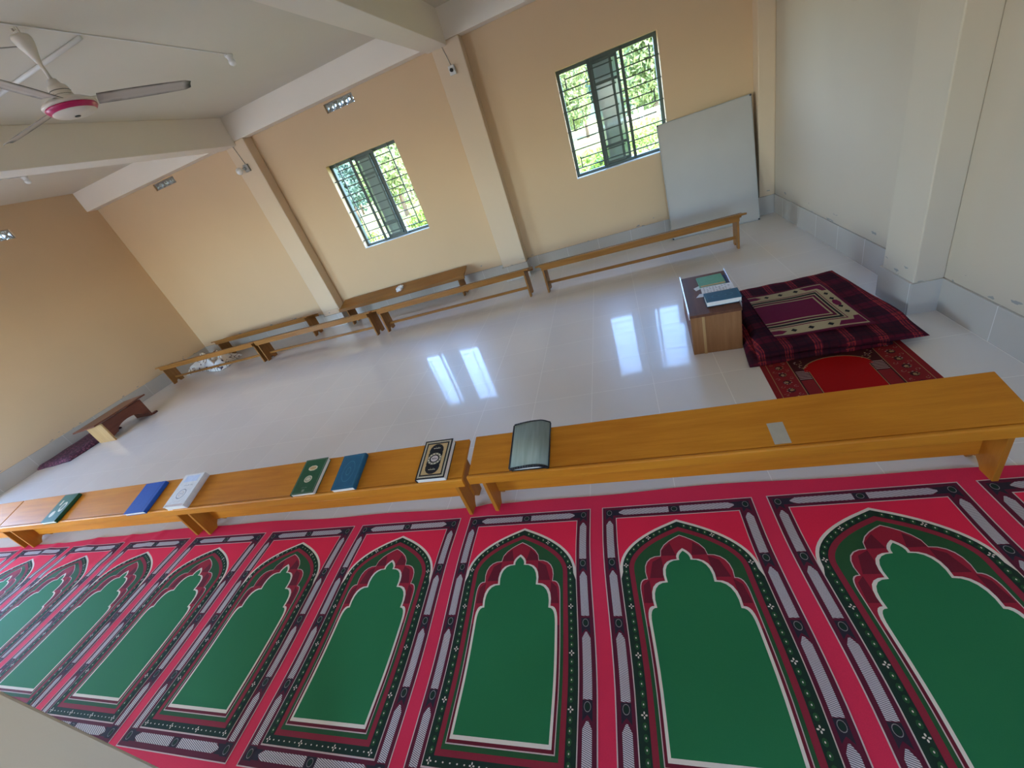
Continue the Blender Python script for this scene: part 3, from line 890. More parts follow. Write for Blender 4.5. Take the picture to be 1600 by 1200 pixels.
# navy folder under them, printed sheet over it, loose leaves
bm = bmesh.new(); box(bm, -.085, .085, -.14, .14, 0, .002)
o = mesh_obj('dark_folder', bm, mc_navyb); o.location = (.575, 3.03, Hh+.0006); o.rotation_euler = (0, 0, -.10)
tag(o, 'dark folder lying under the mint green book', 'folder', DG)
bm = bmesh.new(); box(bm, -.10, .10, -.055, .055, 0, .003)
for i in range(9):
    for j in range(6):
        if random.random() < .8: box(bm, -.085+.019*i, -.085+.019*i+random.uniform(.007, .014), -.045+.016*j, -.045+.016*j+.005, .003, .0032, 1)
o = mesh_obj('printed_sheet', bm, [m_paper, mc_gry]); o.location = (.568, 2.915, Hh+.0165); o.rotation_euler = (0, 0, -.08)
tag(o, 'white printed sheet between the teal and mint green books', 'paper', DG)
bm = bmesh.new(); box(bm, -.075, .075, -.05, .05, 0, .008)
o = mesh_obj('teal_booklet', bm, mc_teal, bevel=.001); o.location = (.565, 2.92, Hh+.0068); o.rotation_euler = (0, 0, -.06)
tag(o, 'thin teal booklet under the printed sheet', 'book', DG)
for i, (x, y, a, s, lab) in enumerate(((.470, 3.025, .5, .045, 'small white slip sticking out beside the mint green book'), (.478, 2.885, -.2, .05, 'small white slip sticking out left of the teal books'))):
    bm = bmesh.new(); prism(bm, [(-s, -s*.6), (s, -s*.5), (s*.9, s*.6), (-s*.6, s*.5)], 0, .0008, 'z')
    o = mesh_obj('paper_slip', bm, m_paper); o.location = (x, y, Hh+.0012+.0035*i*0); o.rotation_euler = (0, 0, a)
    tag(o, lab, 'paper', DG)

# ------------------------------------------------------------------ quilt, mat, rug
def plaid():
    m, t, b = newmat('plaid_quilt_cloth')
    tc = N(t, 'ShaderNodeTexCoord'); sx = N(t, 'ShaderNodeSeparateXYZ'); L(t, tc.outputs['Object'], sx.inputs[0])
    def band(o_, per, c_, wd):
        v = mathn(t, 'FRACT', mathn(t, 'DIVIDE', o_, per))
        return mathn(t, 'LESS_THAN', mathn(t, 'ABSOLUTE', mathn(t, 'SUBTRACT', v, c_)), wd)
    wob = mathn(t, 'MULTIPLY', mathn(t, 'SUBTRACT', noise(t, 5, 2), .5), .02)
    X = mathn(t, 'ADD', sx.outputs[0], wob); Y = mathn(t, 'ADD', sx.outputs[1], wob)
    bx_ = band(X, .150, .5, .14); by_ = band(Y, .20, .55, .22)
    c = mixc(t, by_, (.046, .009, .018), (.095, .009, .022))
    c = mixc(t, mathn(t, 'MULTIPLY', bx_, .60), c, (.16, .016, .040))
    fine = mathn(t, 'MULTIPLY', bx_, mathn(t, 'MAXIMUM', band(X, .0140, .5, .16), mathn(t, 'MULTIPLY', by_, band(Y, .0140, .5, .16))))
    c = mixc(t, mathn(t, 'MULTIPLY', fine, .8), c, (.42, .045, .035))
    fy = mathn(t, 'MULTIPLY', by_, band(Y, .10, .5, .05))
    c = mixc(t, mathn(t, 'MULTIPLY', fy, .6), c, (.02, .012, .02))
    dark = mathn(t, 'MAXIMUM', band(Y, .047, .5, .10), mathn(t, 'MULTIPLY', band(X, .050, .5, .10), .8))
    c = mixc(t, mathn(t, 'MULTIPLY', dark, .5), c, (.012, .009, .018))
    L(t, c, b.inputs['Base Color']); b.inputs['Roughness'].default_value = .9
    b.inputs['Specular IOR Level'].default_value = .08
    bump(t, b, noise(t, 28, 3), .6, .01)
    return m
m_plaid = plaid()
def quad_pt(C, u, v):
    return tuple((1-u)*(1-v)*C[0][i]+u*(1-v)*C[1][i]+u*v*C[2][i]+(1-u)*v*C[3][i] for i in range(2))
def pad(bm, C, z0, z1, nu=40, nv=44, rnd=.02, wav=.006, seed=1, edge=.02, flatcorner=None):
    """soft slab over the quad C (counter-clockwise), rounded rim, wavy surface"""
    rs = random.Random(seed); ph = [rs.uniform(0, 6) for _ in range(6)]
    def hgt(u, v):
        d = min(u, 1-u, v, 1-v)
        k_ = min(1, d/edge); prof = math.sqrt(max(0, 1-(1-k_)**2))
        z = z0+(z1-z0)*(.30+.70*prof)
        if flatcorner:
            dd = math.hypot(u-flatcorner[0], v-flatcorner[1]); z = z0+(z-z0)*min(1, .25+dd/.28)
        return z + wav*prof*(math.sin(9*u+ph[0]+3*v)+math.sin(13*v+ph[1])+.6*math.sin(23*u+ph[2]))*.5
    G = []
    for i in range(nu+1):
        row = []
        for j in range(nv+1):
            u, v = i/nu, j/nv
            p = quad_pt(C, u, v)
            row.append(bm.verts.new((p[0]+.006*math.sin(7*v+ph[3]), p[1]+.006*math.sin(9*u+ph[4]), hgt(u, v))))
        G.append(row)
    for i in range(nu):
        for j in range(nv):
            f = bm.faces.new((G[i][j], G[i+1][j], G[i+1][j+1], G[i][j+1])); f.smooth = True
    rim = [G[i][0] for i in range(nu+1)]+[G[nu][j] for j in range(1, nv+1)]+[G[i][nv] for i in range(nu-1, -1, -1)]+[G[0][j] for j in range(nv-1, 0, -1)]
    low = [bm.verts.new((v.co.x, v.co.y, z0)) for v in rim]
    for i in range(len(rim)):
        j = (i+1) % len(rim); f = bm.faces.new((rim[i], low[i], low[j], rim[j])); f.smooth = True
    bm.faces.new(low[::-1])
QC = [(.610, 2.345), (1.455, 2.325), (1.440, 3.335), (.720, 3.325)]
q = thing('folded_quilt', 'dark red plaid quilt folded thick, spread beside the box desk', 'quilt', (0, 0, 0))
bm = bmesh.new(); pad(bm, [(.612, 2.345), (1.33, 2.345), (1.40, 3.28), (.735, 3.30)], .004, .042, seed=3, wav=.003, edge=.03)
mesh_obj('quilt_lower_fold', bm, m_plaid, q)
bm = bmesh.new(); pad(bm, [(.665, 2.375), (1.475, 2.315), (1.435, 3.335), (.745, 3.325)], .040, .082, seed=5, wav=.007, edge=.035, flatcorner=(1, 0))
mesh_obj('quilt_upper_fold', bm, m_plaid, q)
# maroon and beige prayer mat on the quilt
mm_mar = cloth('mat_maroon', (.105, .008, .028)); mm_bei = cloth('mat_beige', (.42, .33, .19)); mm_blk = cloth('mat_black', (.02, .018, .016)); mm_wine = cloth('mat_wine', (.15, .010, .045))
def draped(name, mats, layers, C, zf, nu, nv, parent=None, thick=.004, base_mi=0):
    """flat patterned cloth: outlines in unit square mapped to the quad C and laid on height zf(x,y)"""
    bm = bmesh.new(); dz = .00022
    lvs = sorted({l[0] for l in layers}); zi = {l: dz*(i+1) for i, l in enumerate(lvs)}
    poly(bm, rect(0, 0, 1, 1), 0, base_mi)
    for lv, pts, mi in layers: poly(bm, pts, zi[lv], mi)
    bmesh.ops.triangulate(bm, faces=[f for f in bm.faces if len(f.verts) > 4])
    for i in range(1, nu): bmesh.ops.bisect_plane(bm, geom=bm.verts[:]+bm.edges[:]+bm.faces[:], plane_co=(i/nu, 0, 0), plane_no=(1, 0, 0), dist=1e-6)
    for i in range(1, nv): bmesh.ops.bisect_plane(bm, geom=bm.verts[:]+bm.edges[:]+bm.faces[:], plane_co=(0, i/nv, 0), plane_no=(0, 1, 0), dist=1e-6)
    base = [f for f in bm.faces if f.calc_center_median().z < dz*.5]
    rimv = [v for f in base for v in f.verts]
    for v in bm.verts:
        p = quad_pt(C, v.co.x, v.co.y); z = v.co.z
        v.co = (p[0], p[1], z+zf(p[0], p[1]))
    ret = bmesh.ops.extrude_face_region(bm, geom=base)
    for v in [e for e in ret['geom'] if isinstance(e, bmesh.types.BMVert)]: pass
    newf = [e for e in ret['geom'] if isinstance(e, bmesh.types.BMFace)]
    vs = {v for f in newf for v in f.verts}
    for v in vs: v.co.z -= thick
    return mesh_obj(name, bm, mats, parent)
def dia(cx, cy, rx, ry): return [(cx-rx, cy), (cx, cy-ry), (cx+rx, cy), (cx, cy+ry)]
ml = []
ml += [(1, rect(0, .03, .965, .97), 1), (2, rect(0, .17, .84, .83), 3), (2.5, rect(0, .185, .83, .815), 1), (3, rect(0, .20, .815, .80), 2), (4, rect(0, .235, .79, .765), 1), (5, rect(0, .252, .775, .748), 0), (6, rect(0, .285, .745, .715), 1), (7, rect(0, .305, .725, .695), 3)]
for x in (.30, .48, .68): ml += [(3, dia(x-.06, .095, .035, .032), 2), (3, dia(x-.06, .905, .035, .032), 2)]
for y in (.30, .42, .60, .72): ml += [(3, dia(.90, y, .028, .032), 2)]
ml += [(3, ell(.90, .5, .04, .07, 8), 3)]
ml += [(3, [(.68, .05), (.955, .05), (.955, .20), (.90, .20), (.87, .13), (.74, .13)], 3), (3, [(.68, .95), (.955, .95), (.955, .80), (.90, .80), (.87, .87), (.74, .87)], 3)]
ml += [(3, [(0, .05), (.10, .05), (.17, .10), (.10, .13), (0, .13)], 3), (3, [(0, .95), (.10, .95), (.17, .90), (.10, .87), (0, .87)], 3)]
MC = [(.790, 2.485), (1.290, 2.455), (1.272, 3.115), (.800, 3.115)]
pm = draped('prayer_mat', [mm_mar, mm_bei, mm_blk, mm_wine], ml, MC, lambda x, y: .0955+.003*math.sin(x*15+y*9), 20, 24)
tag(pm, 'small maroon and beige prayer mat laid on the plaid quilt', 'prayer mat')
# red rug
mr_bd = cloth('rug_border_red', (.23, .016, .018)); mr_fld = cloth('rug_field_red', (.36, .004, .004)); mr_dk = cloth('rug_dark', (.055, .010, .012)); mr_gold = cloth('rug_gold', (.33, .20, .09)); mr_pale = cloth('rug_pale', (.42, .27, .24))
rl = [(1, rect(.04, .02, .96, .965), 3), (2, rect(.045, .023, .955, .96), 0), (3, rect(.20, .10, .80, .90), 3), (4, rect(.205, .103, .795, .896), 2)]
rl += [(5, [(.30, .12), (.70, .12), (.70, .56)] + [(.5+.235*math.cos(a)*(1.0), .56+.115*math.sin(a)) for a in [PI*i/16 for i in range(17)]] + [(.30, .56)], 3)]
rl += [(6, [(.305, .125), (.695, .125), (.695, .56)] + [(.5+.227*math.cos(a), .56+.108*math.sin(a)) for a in [PI*i/16 for i in range(17)]] + [(.305, .56)], 1)]
for s in (0, 1):
    xa, xb = (.215, .295) if s == 0 else (.705, .785)
    rl.append((5, rect(xa, .12, xb, .585), 0)); rl.append((5.5, rect(xa, .488, xb, .590), 2))
    for i in range(6): rl.append((6, [(xa, .50+.014*i), (xb, .495+.014*i), (xb, .501+.014*i), (xa, .506+.014*i)], 4))
rr = random.Random(11)
def curlmark(x, y, s):
    out = []
    a0 = rr.uniform(0, 6)
    for i in range(7):
        a = a0+i*.75; rad = s*(.35+.1*i)
        out.append((7, ell(x+rad*math.cos(a)*.8, y+rad*math.sin(a)*.55, s*.16, s*.07, 5, a), 3 if rr.random() < .6 else 4))
    return out
for i in range(13):
    for xx in (.12, .88):
        rl += curlmark(xx, .06+.072*i, .045) + curlmark(xx-.045, .095+.072*i, .022) + curlmark(xx+.045, .095+.072*i, .022)
        rl.append((6, ell(xx, .06+.072*i, .028, .020, 8), 2)); rl.append((6.5, ell(xx, .06+.072*i, .012, .009, 6), 3))
for i in range(11):
    for yy in (.055, .935): rl += curlmark(.22+.056*i, yy, .03)
for xx, yy in ((.26, .66), (.32, .72), (.24, .75), (.74, .66), (.68, .72), (.76, .75), (.40, .78), (.60, .78), (.5, .80), (.28, .62), (.72, .62), (.3, .83), (.7, .83)): rl += curlmark(xx, yy, .045)
RC = [(.635, 1.62), (1.345, 1.61), (1.385, 2.66), (.675, 2.67)]
rug = draped('prayer_rug', [mr_bd, mr_fld, mr_dk, mr_gold, mr_pale], rl, RC, lambda x, y: .0036, 2, 2, thick=.0032)
tag(rug, 'red prayer rug with arched red field, half under the quilt', 'prayer rug')

# ------------------------------------------------------------------ whiteboard
wbd = thing('whiteboard', 'large blank whiteboard leaning on the back wall beside the window', 'whiteboard', (.583, 5.285, 0), 0)
bw, bh = .915, 1.235
wbd.rotation_euler = (0, 0, -.076)
lean = bpy.data.objects.new('tmp', None)
a = math.radians(-9.0)
def leanpt(x, y, z): return (x, y*math.cos(a)-z*math.sin(a), y*math.sin(a)+z*math.cos(a))
def lean_bm(bm):
    for v in bm.verts: v.co = Vector(leanpt(v.co.x-.022*v.co.z, v.co.y, v.co.z))
bm = bmesh.new(); prism(bm, [(.008, .02), (.02, .006), (bw-.02, .006), (bw-.008, .02), (bw-.008, bh-.008), (.008, bh-.008)], 0, .006, 'y'); lean_bm(bm)
mesh_obj('board_face', bm, m_board, wbd)
bm = bmesh.new(); f_ = .010
box(bm, 0, f_, -.003, .016, .015, bh-.015); box(bm, bw-f_, bw, -.003, .016, .015, bh-.015)
box(bm, .015, bw-.015, -.003, .016, 0, f_); box(bm, .015, bw-.015, -.003, .016, bh-f_, bh); lean_bm(bm)
mesh_obj('board_frame', bm, m_wire, wbd, bevel=.002)
bm = bmesh.new(); box(bm, .01, bw-.01, .0065, .012, .01, bh-.01); lean_bm(bm)
mesh_obj('board_back', bm, m_dark, wbd)
for cx_, cz_ in ((0, 0), (bw, 0), (0, bh), (bw, bh)):
    bm = bmesh.new(); sx_ = 1 if cx_ == 0 else -1; sz_ = 1 if cz_ == 0 else -1
    x0_, x1_ = sorted((cx_, cx_+sx_*.018)); z0_, z1_ = sorted((cz_, cz_+sz_*.018))
    box(bm, x0_, x1_, -.005, .018, z0_+(.0), z1_); lean_bm(bm)
    mesh_obj('corner_cap', bm, m_black, wbd, bevel=.003)
bpy.data.objects.remove(lean)

# ------------------------------------------------------------------ left: small bookstand and cushion
st = thing('book_stand', 'small dark red bookstand with one pine end, by the left wall', 'bookstand', (-6.63, 3.0, 0))
bm = bmesh.new(); prism(bm, [(-.155, 0), (.16, 0), (.17, .262), (-.155, .238)], 0, .02, 'y'); o = mesh_obj('end_panel', bm, m_pine, st, bevel=.002); o['label'] = 'pale pine end board'
bm = bmesh.new(); prism(bm, [(-.155, 0), (.16, 0), (.17, .262), (-.155, .238)], .52, .54, 'y'); mesh_obj('end_panel', bm, m_stool, st, bevel=.002)
bm = bmesh.new()
prism(bm, [(.02, .055), (.02, .262), (.52, .262), (.52, .055), (.46, .07)] + [(.27+.17*math.cos(t_), .07+.075*math.sin(t_)) for t_ in [PI*i/10 for i in range(11)]] + [(.08, .07)], .150, .166, 'x')
mesh_obj('arched_front', bm, m_stool, st)
bm = bmesh.new(); prism(bm, [(-.30, .232), (.19, .272), (.19, .290), (-.30, .250)], -.07, .62, 'y')
mesh_obj('stand_top', bm, m_stool, st, bevel=.003)
bm = bmesh.new(); box(bm, .145, .185, .535, .60, .0, .025)
mesh_obj('foot', bm, m_stool, st, bevel=.003)
m_cush, t_, b__ = newmat('mottled_maroon_cloth')
f_ = mathn(t_, 'GREATER_THAN', noise(t_, 45, 2), .56)
L(t_, mixc(t_, f_, (.055, .014, .028), (.16, .05, .08)), b__.inputs['Base Color']); b__.inputs['Roughness'].default_value = .95
bm = bmesh.new(); pad(bm, [(-7.41, 2.60), (-6.88, 2.68), (-6.815, 3.32), (-7.41, 3.36)], .002, .058, 22, 22, seed=9, wav=.006, edge=.16)
o = mesh_obj('floor_cushion', bm, m_cush); tag(o, 'flat maroon floor cushion against the left wall beside the bookstand', 'cushion')

# crumpled blanket under the far left bench
m_blk, t_, b__ = newmat('white_blanket_with_dark_lines')
wv = N(t_, 'ShaderNodeTexNoise'); wv.inputs['Scale'].default_value = 4.5; tc_ = N(t_, 'ShaderNodeTexCoord'); L(t_, tc_.outputs['Object'], wv.inputs[0])
ln_ = mathn(t_, 'LESS_THAN', mathn(t_, 'ABSOLUTE', mathn(t_, 'SUBTRACT', mathn(t_, 'FRACT', mathn(t_, 'MULTIPLY', wv.outputs[0], 7)), .5)), .09)
L(t_, mixc(t_, ln_, (.78, .75, .70), (.08, .05, .06)), b__.inputs['Base Color']); b__.inputs['Roughness'].default_value = .95
bm = bmesh.new(); nu = 46; rb = random.Random(4)
G = []
for i in range(nu+1):
    row = []
    for j in range(nu+1):
        u, v = i/nu, j/nu
        x = -7.28+1.0*u+.05*math.sin(6*v); y = 4.78+.50*v+.06*math.sin(5*u)-.10*u
        d = min(u, 1-u, v, 1-v); k_ = min(1, d/.12)
        z = .004+k_*(.07+.085*abs(math.sin(11*u+4*v))*abs(math.sin(3+7*v-3*u))+.02*math.sin(17*v+9*u)+.025)
        row.append(bm.verts.new((x, y, max(.003, z))))
    G.append(row)
for i in range(nu):
    for j in range(nu):
        f = bm.faces.new((G[i][j], G[i+1][j], G[i+1][j+1], G[i][j+1])); f.smooth = True
o = mesh_obj('crumpled_blanket', bm, m_blk); sm = o.modifiers.new('thickness', 'SOLIDIFY'); sm.thickness = .0025; sm.offset = 1
tag(o, 'crumpled white blanket with dark lines on the floor in the back left corner', 'blanket')
# cardboard pale sheet in front of blanket
# tiny bit of litter on the floor
bm = bmesh.new(); box(bm, -.022, .022, -.005, .005, 0, .003); o = mesh_obj('twig', bm, m_dark); 
o.location = (-2.55, 1.98, 0); o.rotation_euler = (0, 0, .25); tag(o, 'tiny dark twig lying on bare floor tiles behind the green book', 'litter')

# ------------------------------------------------------------------ ceiling fan
FX, FY = -2.88, 2.41
fan = thing('ceiling_fan', 'white three-blade ceiling fan with a magenta ring', 'ceiling fan', (FX, FY, 2.52))
m_fan = flat('cream_fan_enamel', (.68, .62, .54), .35, var=.04); m_mag = flat('magenta_ring_paint', (.45, .012, .10), .3)
m_blade, t_, b__ = newmat('dusty_fan_blade')
tc_ = N(t_, 'ShaderNodeTexCoord'); f_ = noise(t_, 7, 5, rough=.7)
sx_ = N(t_, 'ShaderNodeSeparateXYZ'); L(t_, tc_.outputs['Object'], sx_.inputs[0])
d_ = mathn(t_, 'SUBTRACT', mathn(t_, 'ABSOLUTE', sx_.outputs[1]), .035)
tipd = mathn(t_, 'SUBTRACT', sx_.outputs[0], .62)
dirt = mathn(t_, 'MAXIMUM', mathn(t_, 'MULTIPLY', d_, 35), mathn(t_, 'MULTIPLY', tipd, 25))
dirt = mathn(t_, 'ADD', dirt, mathn(t_, 'MULTIPLY', mathn(t_, 'SUBTRACT', f_, .5), 1.6))
dn = N(t_, 'ShaderNodeClamp'); L(t_, dirt, dn.inputs[0])
L(t_, mixc(t_, dn.outputs[0], (.50, .44, .38), (.06, .055, .05)), b__.inputs['Base Color']); b__.inputs['Roughness'].default_value = .6
bm = bmesh.new()
lathe(bm, [(0, -.030), (.060, -.029), (.100, -.020), (.110, -.012)])
mesh_obj('motor_bottom', bm, m_fan, fan)
bm = bmesh.new(); lathe(bm, [(0, -.034), (.014, -.034), (.016, -.0305), (0, -.030)], 16)
mesh_obj('centre_cap', bm, m_black, fan)
bm = bmesh.new(); lathe(bm, [(.1095, -.0122), (.120, -.004), (.128, .006), (.129, .012), (.120, .014)])
mesh_obj('magenta_ring', bm, m_mag, fan)
bm = bmesh.new(); lathe(bm, [(.120, .012), (.134, .016), (.136, .026), (.130, .032), (.122, .036), (.105, .046), (.060, .054), (.052, .060), (.050, .105), (.045, .118), (.030, .128), (.022, .150), (0, .152)])
mesh_obj('motor_housing', bm, m_fan, fan)
bm = bmesh.new()
for z in (.072, .092): lathe(bm, [(.0495, z-.003), (.0525, z), (.0495, z+.003)], 30)
mesh_obj('cooling_slot', bm, m_dark, fan)
bm = bmesh.new(); tube(bm, (0, 0, .145), (0, 0, .30), .010)
mesh_obj('down_rod', bm, m_fan, fan)
bm = bmesh.new(); lathe(bm, [(0, .225), (.013, .226), (.017, .245), (.030, .280), (.044, .318), (.047, .340), (.042, .352), (0, .354)])
mesh_obj('canopy', bm, m_fan, fan)
bm = bmesh.new(); tube(bm, (-.016, 0, .352), (-.016, 0, .391), .005); tube(bm, (.016, 0, .352), (.016, 0, .391), .005); tube(bm, (-.016, 0, .372), (.016, 0, .372), .006)
mesh_obj('hanger', bm, m_fan, fan)
for i, ang in enumerate((57, 179, 299)):
    bm = bmesh.new(); n = 16; top = []; bot = []
    for k_ in range(n+1):
        u = k_/n; x = .145+.525*u; hw = .052*(1+.12*math.sin(PI*u))*(1-.10*u)
        if u > .93: hw *= 1-.35*((u-.93)/.07)**2
        tw = -math.radians(13)
        row = []
        for s_ in (-1, -.35, .35, 1):
            yy = s_*hw; cam_ = .006*(1-s_*s_)
            row.append((x, yy*math.cos(tw), .036+yy*math.sin(tw)+cam_-.006*u))
        top.append([bm.verts.new(p) for p in row]); bot.append([bm.verts.new((p[0], p[1], p[2]-.003)) for p in row])
    for k_ in range(n):
        for j in range(3):
            bm.faces.new((top[k_][j], top[k_+1][j], top[k_+1][j+1], top[k_][j+1])).smooth = True
            bm.faces.new((bot[k_][j+1], bot[k_+1][j+1], bot[k_+1][j], bot[k_][j])).smooth = True
        bm.faces.new((top[k_][0], bot[k_][0], bot[k_+1][0], top[k_+1][0])); bm.faces.new((top[k_][3], top[k_+1][3], bot[k_+1][3], bot[k_][3]))
    bm.faces.new(top[0]+bot[0][::-1]); bm.faces.new(bot[n]+top[n][::-1])
    bl = mesh_obj('blade', bm, m_blade, fan); bl.rotation_euler = (0, 0, math.radians(ang))
    bm = bmesh.new(); box(bm, .10, .175, -.018, .018, .0425, .0465); box(bm, .160, .166, -.030, .030, .0435, .048)
    br = mesh_obj('blade_arm', bm, m_fan, bl, bevel=.001)
# conduit, wire and lamps under the ceiling
bm = bmesh.new(); tube(bm, (-3.95, 2.74, ZC-.014), (-2.86, 2.74, ZC-.014), .012)  # white conduit pipe along the ceiling, not a lamp
tag(mesh_obj('ceiling_pipe', bm, m_white), 'slim white tube fixed to the ceiling behind the fan', 'conduit pipe')
def ceil_lamp(x, y, x1, label):
    r = thing('ceiling_lamp', label, 'lamp holder', (x, y, ZC), 0, 'small white lamp holders on the ceiling')
    bm = bmesh.new(); lathe(bm, [(0, 0), (.034, 0), (.034, -.010), (.024, -.018), (.024, -.034), (0, -.036)][::-1], 24); mesh_obj('lamp_base', bm, m_conduit, r)
    bm = bmesh.new(); lathe(bm, [(.016, -.030), (.026, -.042), (.029, -.054), (.024, -.068), (.010, -.077), (0, -.078)], 24); mesh_obj('bulb', bm, m_white, r)
ceil_lamp(-2.86, 3.97, 0, 'small white bulb holder on the ceiling beyond the fan')
ceil_lamp(-6.095, 4.06, 0, 'small white bulb holder on the ceiling at the left edge')
bm = bmesh.new(); box(bm, -.006, .006, 2.15, 3.93, -.006, 0); o = mesh_obj('wire_casing', bm, m_conduit); o.location = (-2.845, 0, ZC)
tag(o, 'thin grey wire casing running to the bulb beyond the fan', 'wire', 'ceiling wires')
bm = bmesh.new(); box(bm, -.008, .008, 2.5, 4.02, -.009, 0); o = mesh_obj('wire_casing', bm, m_conduit); o.location = (-6.08, 0, ZC)
tag(o, 'thin pale wire casing on the ceiling at the left edge', 'wire', 'ceiling wires')
bm = bmesh.new(); tube(bm, (-2.915, 2.405, 2.838), (-3.25, 2.17, 2.895), .003, n=6)
tag(mesh_obj('fan_cord', bm, m_wire), 'thin dark cord leaving the fan canopy', 'wire')
# fittings on the pilasters
def fit_box(x, z, bulb, label):
    r = thing('wall_socket', label, 'socket', (x, YC, z), 0, 'lamp sockets on the pilasters')
    bm = bmesh.new(); box(bm, -.034, .034, -.034, 0, -.042, .042); o = mesh_obj('socket_box', bm, m_wire if bulb else m_conduit, r, bevel=.003)
    bm = bmesh.new(); tube(bm, (0, -.034, .0), (0 if not bulb else -.03, -.060, 0), .017); mesh_obj('lamp_holder', bm, m_black if not bulb else m_wire, r)
    if bulb:
        bm = bmesh.new(); bmesh.ops.create_uvsphere(bm, u_segments=20, v_segments=14, radius=.042)
        for f in bm.faces: f.smooth = True
        b_ = mesh_obj('bulb', bm, m_white, r); b_.location = (-.075, -.085, -.01)
    bm = bmesh.new(); tube(bm, (-.0, -.006, .042), (-.035, -.006, 2.60-z), .0035, n=6); mesh_obj('socket_wire', bm, m_wire, r)
fit_box(-4.425, 2.338, True, 'socket with a round white bulb on the left pilaster')
fit_box(-1.392, 2.385, False, 'pale square socket with empty dark holder on the right pilaster')

# ------------------------------------------------------------------ outside the windows
m_grass, t_, b__ = newmat('yellow_green_grass')  # green grass mottled with yellow
L(t_, mixc(t_, noise(t_, .09, 3), (.07, .13, .025), (.30, .24, .075)), b__.inputs['Base Color']); b__.inputs['Roughness'].default_value = .95; b__.inputs['Specular IOR Level'].default_value = .1
m_field = flat('yellow_field', (.22, .19, .07), .9, var=.15, nscale=.8)
m_conc = flat('pale_yard_ground', (.42, .39, .33), .9, var=.1, nscale=2)
bm = bmesh.new(); box(bm, -160, 120, YB+WT, 170, -.75, -.5)
struct(mesh_obj('trim_20', bm, m_grass))
bm = bmesh.new(); box(bm, -40, 30, -40, YB+WT, -.75, -.15)
struct(mesh_obj('trim_21', bm, m_conc))
bm = bmesh.new(); pts = [(-4.5, 15.2), (9, 15.2), (9, 18.8), (-4.5, 18.8)]
prism(bm, pts, -.5, -.49, 'z'); tag(mesh_obj('crop_field', bm, m_field), 'pale yellow crop field seen through the right window', 'field')
bm = bmesh.new(); prism(bm, [(-22, 15), (-6.5, 15), (-6.5, 23.5), (-22, 23.5)], -.5, -.49, 'z'); tag(mesh_obj('crop_field', bm, m_field), 'pale yellow crop field seen through the left window', 'field')
m_ridge = flat('distant_wooded_ridge', (.06, .095, .06), .95, var=.3, nscale=.4, spec=.1)
bm = bmesh.new(); rg = random.Random(5); n_ = 90
tops = [(-150+260*i/n_, 5.5+1.2*math.sin(i*.31)+.9*math.sin(i*.83)+rg.uniform(-.3, .3)) for i in range(n_+1)]
V_ = [[bm.verts.new((x, y, z)) for x, h in tops for y, z in [((96, -.5), (101, h*.75), (108, h), (118, -.5))[r_]]] for r_ in range(4)]
for r_ in range(3):
    for i in range(n_): bm.faces.new((V_[r_][i], V_[r_][i+1], V_[r_+1][i+1], V_[r_+1][i])).smooth = True
struct(mesh_obj('trim_22', bm, m_ridge))
lm = [leafmat('leaves_yellow_green', (.10, .15, .035), (.24, .26, .085)), leafmat('leaves_blue_green', (.045, .09, .065), (.11, .17, .11)), leafmat('leaves_bright_green', (.08, .16, .02), (.26, .34, .05))]
m_bark = flat('tree_bark', (.12, .08, .05), .9)
def foliage_mesh(name, rx, ry, rz, n, ls, seed, mat, blobs=9, zc=0):
    rnd = random.Random(seed); B = []
    for _ in range(blobs):
        a = rnd.uniform(0, 2*PI); q_ = rnd.uniform(.1, .75)
        B.append((rx*q_*math.cos(a), ry*q_*math.sin(a), rz*rnd.uniform(-.65, .7), rnd.uniform(.35, .6)))
    vs, fs = [], []
    for _ in range(n):
        b_ = rnd.choice(B)
        th, ph = rnd.uniform(0, 2*PI), math.acos(rnd.uniform(-1, 1)); rr_ = b_[3]*rnd.uniform(.7, 1.05)
        c = Vector((b_[0]+rx*rr_*math.sin(ph)*math.cos(th), b_[1]+ry*rr_*math.sin(ph)*math.sin(th), zc+b_[2]+rz*rr_*math.cos(ph)))
        u = Vector((rnd.gauss(0, 1), rnd.gauss(0, 1), rnd.gauss(0, 1))).normalized(); v = u.orthogonal().normalized()
        s = ls*rnd.uniform(.6, 1.3); k_ = len(vs)
        vs += [c-u*s, c+v*s*.45, c+u*s, c-v*s*.45]; fs.append((k_, k_+1, k_+2, k_+3))
    me = bpy.data.meshes.new(name); me.from_pydata([tuple(v) for v in vs], [], fs); me.materials.append(mat); me.update()
    return me
def tree(x, y, h, r, kind, label, n=2600, ls=.28, cat='tree', grp='trees beyond the windows', trunk=True, z0=-.5):
    t = thing('tree' if trunk else 'bush', label, cat, (x, y, z0), 0, grp)
    me = foliage_mesh('foliage', r, r, h*.46, n, ls, int(x*7+y*13) % 999, lm[kind], zc=h*.56)
    o = bpy.data.objects.new('foliage', me); COL.objects.link(o); o.parent = t
    bm = bmesh.new(); hh = h*.5
    tube(bm, (0, 0, -.02), (r*.06, 0, hh), r*.06+.03, r*.03+.02, 8)
    tube(bm, (r*.05, 0, hh*.7), (r*.4, r*.1, h*.75), r*.03+.015, .02, 6); tube(bm, (r*.03, 0, hh*.6), (-r*.4, -r*.1, h*.7), r*.03+.015, .02, 6)
    mesh_obj('trunk', bm, m_bark, t)
    return t
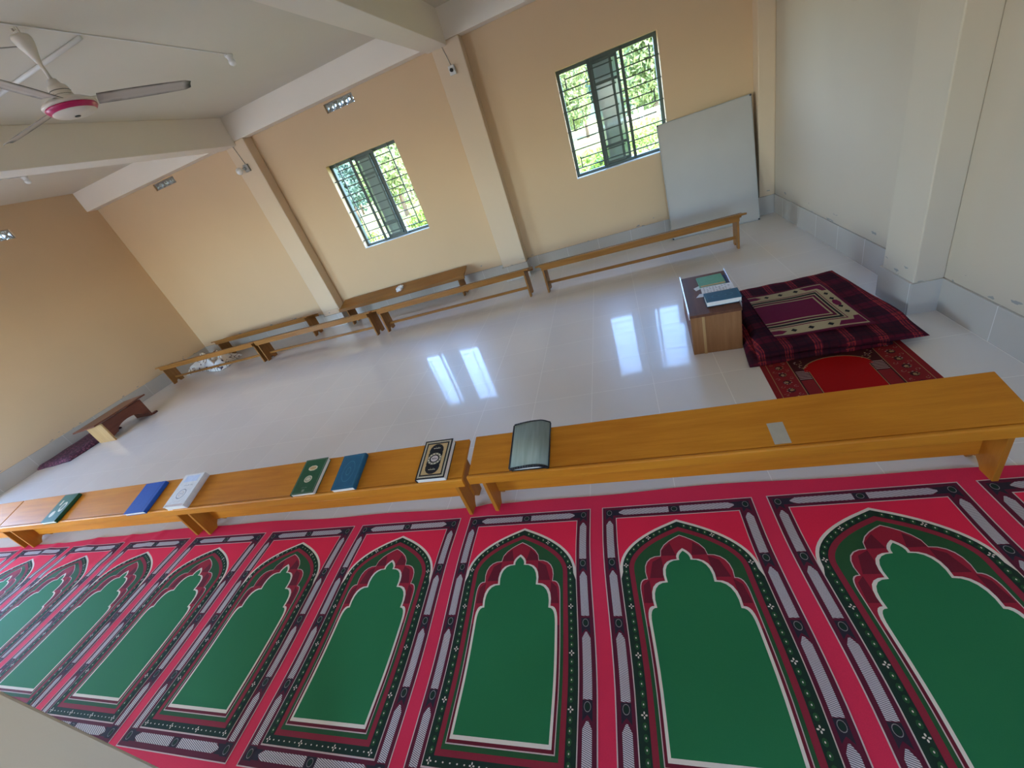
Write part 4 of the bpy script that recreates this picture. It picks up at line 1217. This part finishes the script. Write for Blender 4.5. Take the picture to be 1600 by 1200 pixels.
names = ['yellow-green leafy tree standing beyond the windows', 'blue-green tree in the line beyond the windows']
rt = random.Random(21)
for i in range(13):
    x = -30+i*3.6; kind = i % 2
    tree(x, 43, rt.uniform(7.0, 9.0)-(1.2 if x < -12 else 0), 1.72, kind, names[kind], n=1800, ls=.25)
    tree(x+1.8, 48, rt.uniform(7.4, 9.2)-(1.2 if x < -12 else 0), 1.72, 1-kind, names[1-kind], n=1800, ls=.25)
# nearer trees filling the upper panes
for (x, y, h, r_, kd, lab) in ((2.3, 22, 6.2, 2.3, 0, 'yellow-green tree filling the right panes of the right window'), (-2.0, 27, 6.0, 2.4, 0, 'leafy tree seen in the left pane of the right window'),
                           (.9, 34, 7.2, 2.3, 1, 'bluish green tree in the middle of the right window'), (-12.9, 27, 5.2, 2.1, 0, 'light green tree in the right panes of the left window'),
                           (-17.6, 29, 4.8, 2.1, 1, 'bluish green tree in the left pane of the left window')):
    tree(x, y, h, r_, kd, lab, n=7000, ls=.13)
for (x, y, h, r_, lab) in ((-.95, 10.0, 1.75, .75, 'bright green bush close outside the left pane of the right window'), (-.05, 8.6, 1.40, .5, 'low bright bush just outside the right window'),
                       (1.35, 13.5, 1.3, 1.0, 'bright green bush at the foot of the right window view'), (-6.6, 10.2, 1.55, .75, 'yellow-green bush close outside the left window'), (-5.0, 11.5, 1.15, .8, 'low green bush outside the lower right of left window')):
    tree(x, y, h, r_, 2, lab, n=3600, ls=.055, cat='bush', grp='bushes outside the windows', trunk=False)
# pale field wall with posts
fe = thing('garden_wall', 'pale yellow low wall with a post beyond the right window', 'wall', (1.0, 19.0, -.489))
m_fw = flat('pale_yellow_plaster', (.26, .23, .11), .9)
bm = bmesh.new(); box(bm, -1.2, 5, 0, .15, 0, 1.30); mesh_obj('wall_panel', bm, m_fw, fe)
bm = bmesh.new(); box(bm, .45, .60, -.06, .20, 0, 1.55); mesh_obj('post', bm, m_conc, fe)
bm = bmesh.new(); box(bm, -1.25, 5.05, -.04, .19, 1.30, 1.38); mesh_obj('coping', bm, m_conc, fe)
